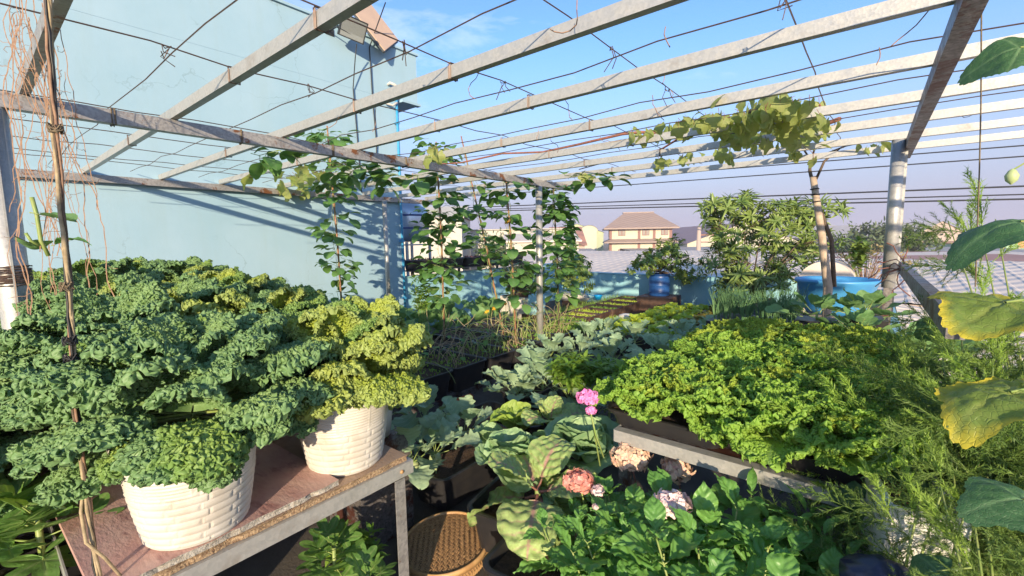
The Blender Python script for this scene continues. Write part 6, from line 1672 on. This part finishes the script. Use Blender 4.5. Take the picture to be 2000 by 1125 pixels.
# ---------- hanging stems on the left
rl_ = random.Random(14)
hb = thing('twisted_vine_bundle', 'twisted bundle of dry vine stems hanging from the rafter at the left', 'dried vine', gx(92, 0, -1.47))
H0 = gx(92, 0, -1.47)
path = [gx(88, -60, -1.47), gx(92, 0, -1.47), gx(100, 130, -1.47), gx(108, 260, -1.47), gx(122, 420, -1.47), gx(134, 560, -1.47), gx(141, 680, -1.47), gx(148, 800, -1.47), gx(165, 930, -1.45), gx(182, 1060, -1.42), gx(192, 1140, -1.40)]
def sm(path, off_fn, m_=4):
    out = []
    for i in range(len(path)-1):
        for k in range(m_):
            out.append(path[i].lerp(path[i+1], k/m_))
    out.append(path[-1])
    return [p+off_fn(i) for i, p in enumerate(out)]
for k, (r_s, mt) in enumerate(((.0040, 'stem_pale'), (.003, 'bark'), (.003, 'stem_dry'), (.0028, 'cable'), (.0026, 'stem_pale'))):
    MB().tube([p-H0 for p in sm(path, lambda i, k=k: Vector((.004*math.cos(i*.35+k*1.3), .004*math.sin(i*.35+k*1.3), 0))+rv(rl_)*.0018)], r_s, 6).build('stem', M[mt], hb)
for (py, n) in ((250, 6), (560, 7), (665, 12), (700, 10)):
    c = gx(100+(py-130)*.068, py, -1.47)-H0; mb = MB()
    for k in range(n):
        a0 = rl_.uniform(0, 6); rr_ = rl_.uniform(.010, .014); mb.tube([c+Vector((rr_*math.cos(a0+i*.7), rr_*math.sin(a0+i*.7), rl_.uniform(-.012, .012))) for i in range(9)], .0016, 4)
    mb.build('tie', M['cable'] if py > 600 else M['twine'], hb)
MB().tube([p-H0 for p in [gx(165, 930, -1.45), gx(158, 1000, -1.43), gx(168, 1060, -1.41), gx(205, 1090, -1.40), gx(240, 1130, -1.38)]], .0035, 6).build('stem', M['stem_pale'], hb)
# curtain of fine dry tendrils round the post
for g_i, (x0, x1, nn, lab) in enumerate(((0, 60, 15, 'curtain of fine dry tendrils hanging in front of the thick left post'), (50, 130, 12, 'curtain of fine dry tendrils between the post and the twisted stems'))):
    o0 = gx((x0+x1)/2, 0, -2.7); t = thing('dry_tendrils', lab, 'dried vine', o0)
    mb = MB(); mg = MB()
    for k in range(nn):
        px = rl_.uniform(x0, x1); xx = rl_.uniform(-3.1, -2.2); p = gx(px, rl_.uniform(-40, 150), xx); pts = [p]; dv = Vector((0, 0, -1))
        for q in range(rl_.randrange(16, 48)):
            pts.append(pts[-1]+dv*.032); dv = (dv+rv(rl_)*.36+Vector((0, 0, -.45))).normalized()
        mb.tube([q-o0 for q in pts], rl_.uniform(.0012, .0026), 3)
        for z_ in range(4):
            s0 = rl_.choice(pts); q2 = [s0]; d2 = rv(rl_)
            for q in range(6): q2.append(q2[-1]+d2*.012); d2 = (d2+rv(rl_)*1.1).normalized()
            mb.tube([q-o0 for q in q2], .001, 3)
    tag(mb.build('tendrils', M['stem_dry'], t), kind='stuff')
# green shoot by the left post
o0 = gx(95, 500, -2.2); t = thing('green_shoot', 'fresh green shoot with three toothed leaves beside the thick left post', 'vine', o0)
MB().tube([p-o0 for p in (gx(95, 500, -2.2), gx(80, 470, -2.2), gx(72, 420, -2.2), gx(62, 385, -2.2))], .006, 6).build('stem', M['stem_green'], t)
MB().tube([p-o0 for p in (gx(78, 480, -2.2), gx(60, 470, -2.2), gx(50, 455, -2.2))], .005, 6).build('stem', M['stem_green'], t)
for (px, py, rz, rx, s) in ((120, 480, R(-60), .1, .7), (78, 415, R(-50), -.2, .42), (50, 462, R(60), -.3, .4)):
    put('leaf', PROTO['long_leaf'][0] if px > 100 else PROTO['squash_leaf'][0], t, TRS(gx(px-20, py, -2.2)-o0, rz, rx, s))
# twig sprouting between kale and wall
o0 = gx(535, 565, -5.2); t = thing('small_sprig', 'small green sprig against the blue wall above the kale', 'plant', o0)
MB().tube([(0, 0, -.15), (0, 0, .05), (-.02, -.12, .14)], .004, 4).build('stem', M['stem_green'], t)
for k in range(4): put('leaf', PROTO['bean_leaf'][k], t, TRS((0, 0, .02+.015*k), k*1.8, .3, .9))

# ---------- fig plants
def fig(lab, p, n, s, h, r=rk):
    t = thing('fig_plant', lab, 'fig', p); stalk(t, [(0, 0, -.05), (.01, 0, h)], .008)
    rosette(t, 'fig_leaf', n, 1.0, -.1, s*.7, s, z0=h*.4, zr=h*.6, r=r); return t
fig('fig with lobed leaves in a dark pot at the bottom left corner', gz(75, 1030, .80)-Vector((0, 0, .12)), 13, 1.0, .15)
fig('second fig leaning in from the left picture edge', gz(5, 1010, .82)-Vector((0, 0, .1)), 8, 1.1, .12)
fig('fig with lobed leaves in the shade under the bench', gz(650, 1075, .40)-Vector((0, 0, .12)), 13, .85, .14)
fig('small fig under the bench beside its corner leg', gz(715, 1110, .36)-Vector((0, 0, .12)), 7, .7, .1)
for (px, py, z, lab) in ((75, 1030, .80, 'dark pot of the fig at the bottom left'), (5, 1010, .82, 'dark pot of the fig at the left edge'), (650, 1075, .40, 'dark pot of the fig under the bench'), (715, 1110, .36, 'dark pot of the small fig by the bench leg')):
    q = gz(px, py, z); hh = z-.15; o = MB().lathe([(.01, 0), (.11, 0), (.14, hh), (.13, hh), (.12, hh-.03), (.01, hh-.03)], 20).build('plant_pot', M['black_plastic']); o.location = (q.x, q.y, .013 if q.x < -1.76 and q.y < .34 else .001)
    tag(o, lab, 'pot')
t = herb('fine feathery herb low under the bench', 0, 0, .12, 10, .15, spread=.12, depthpt=gz(700, 1115, .15), s=(.6, .9))
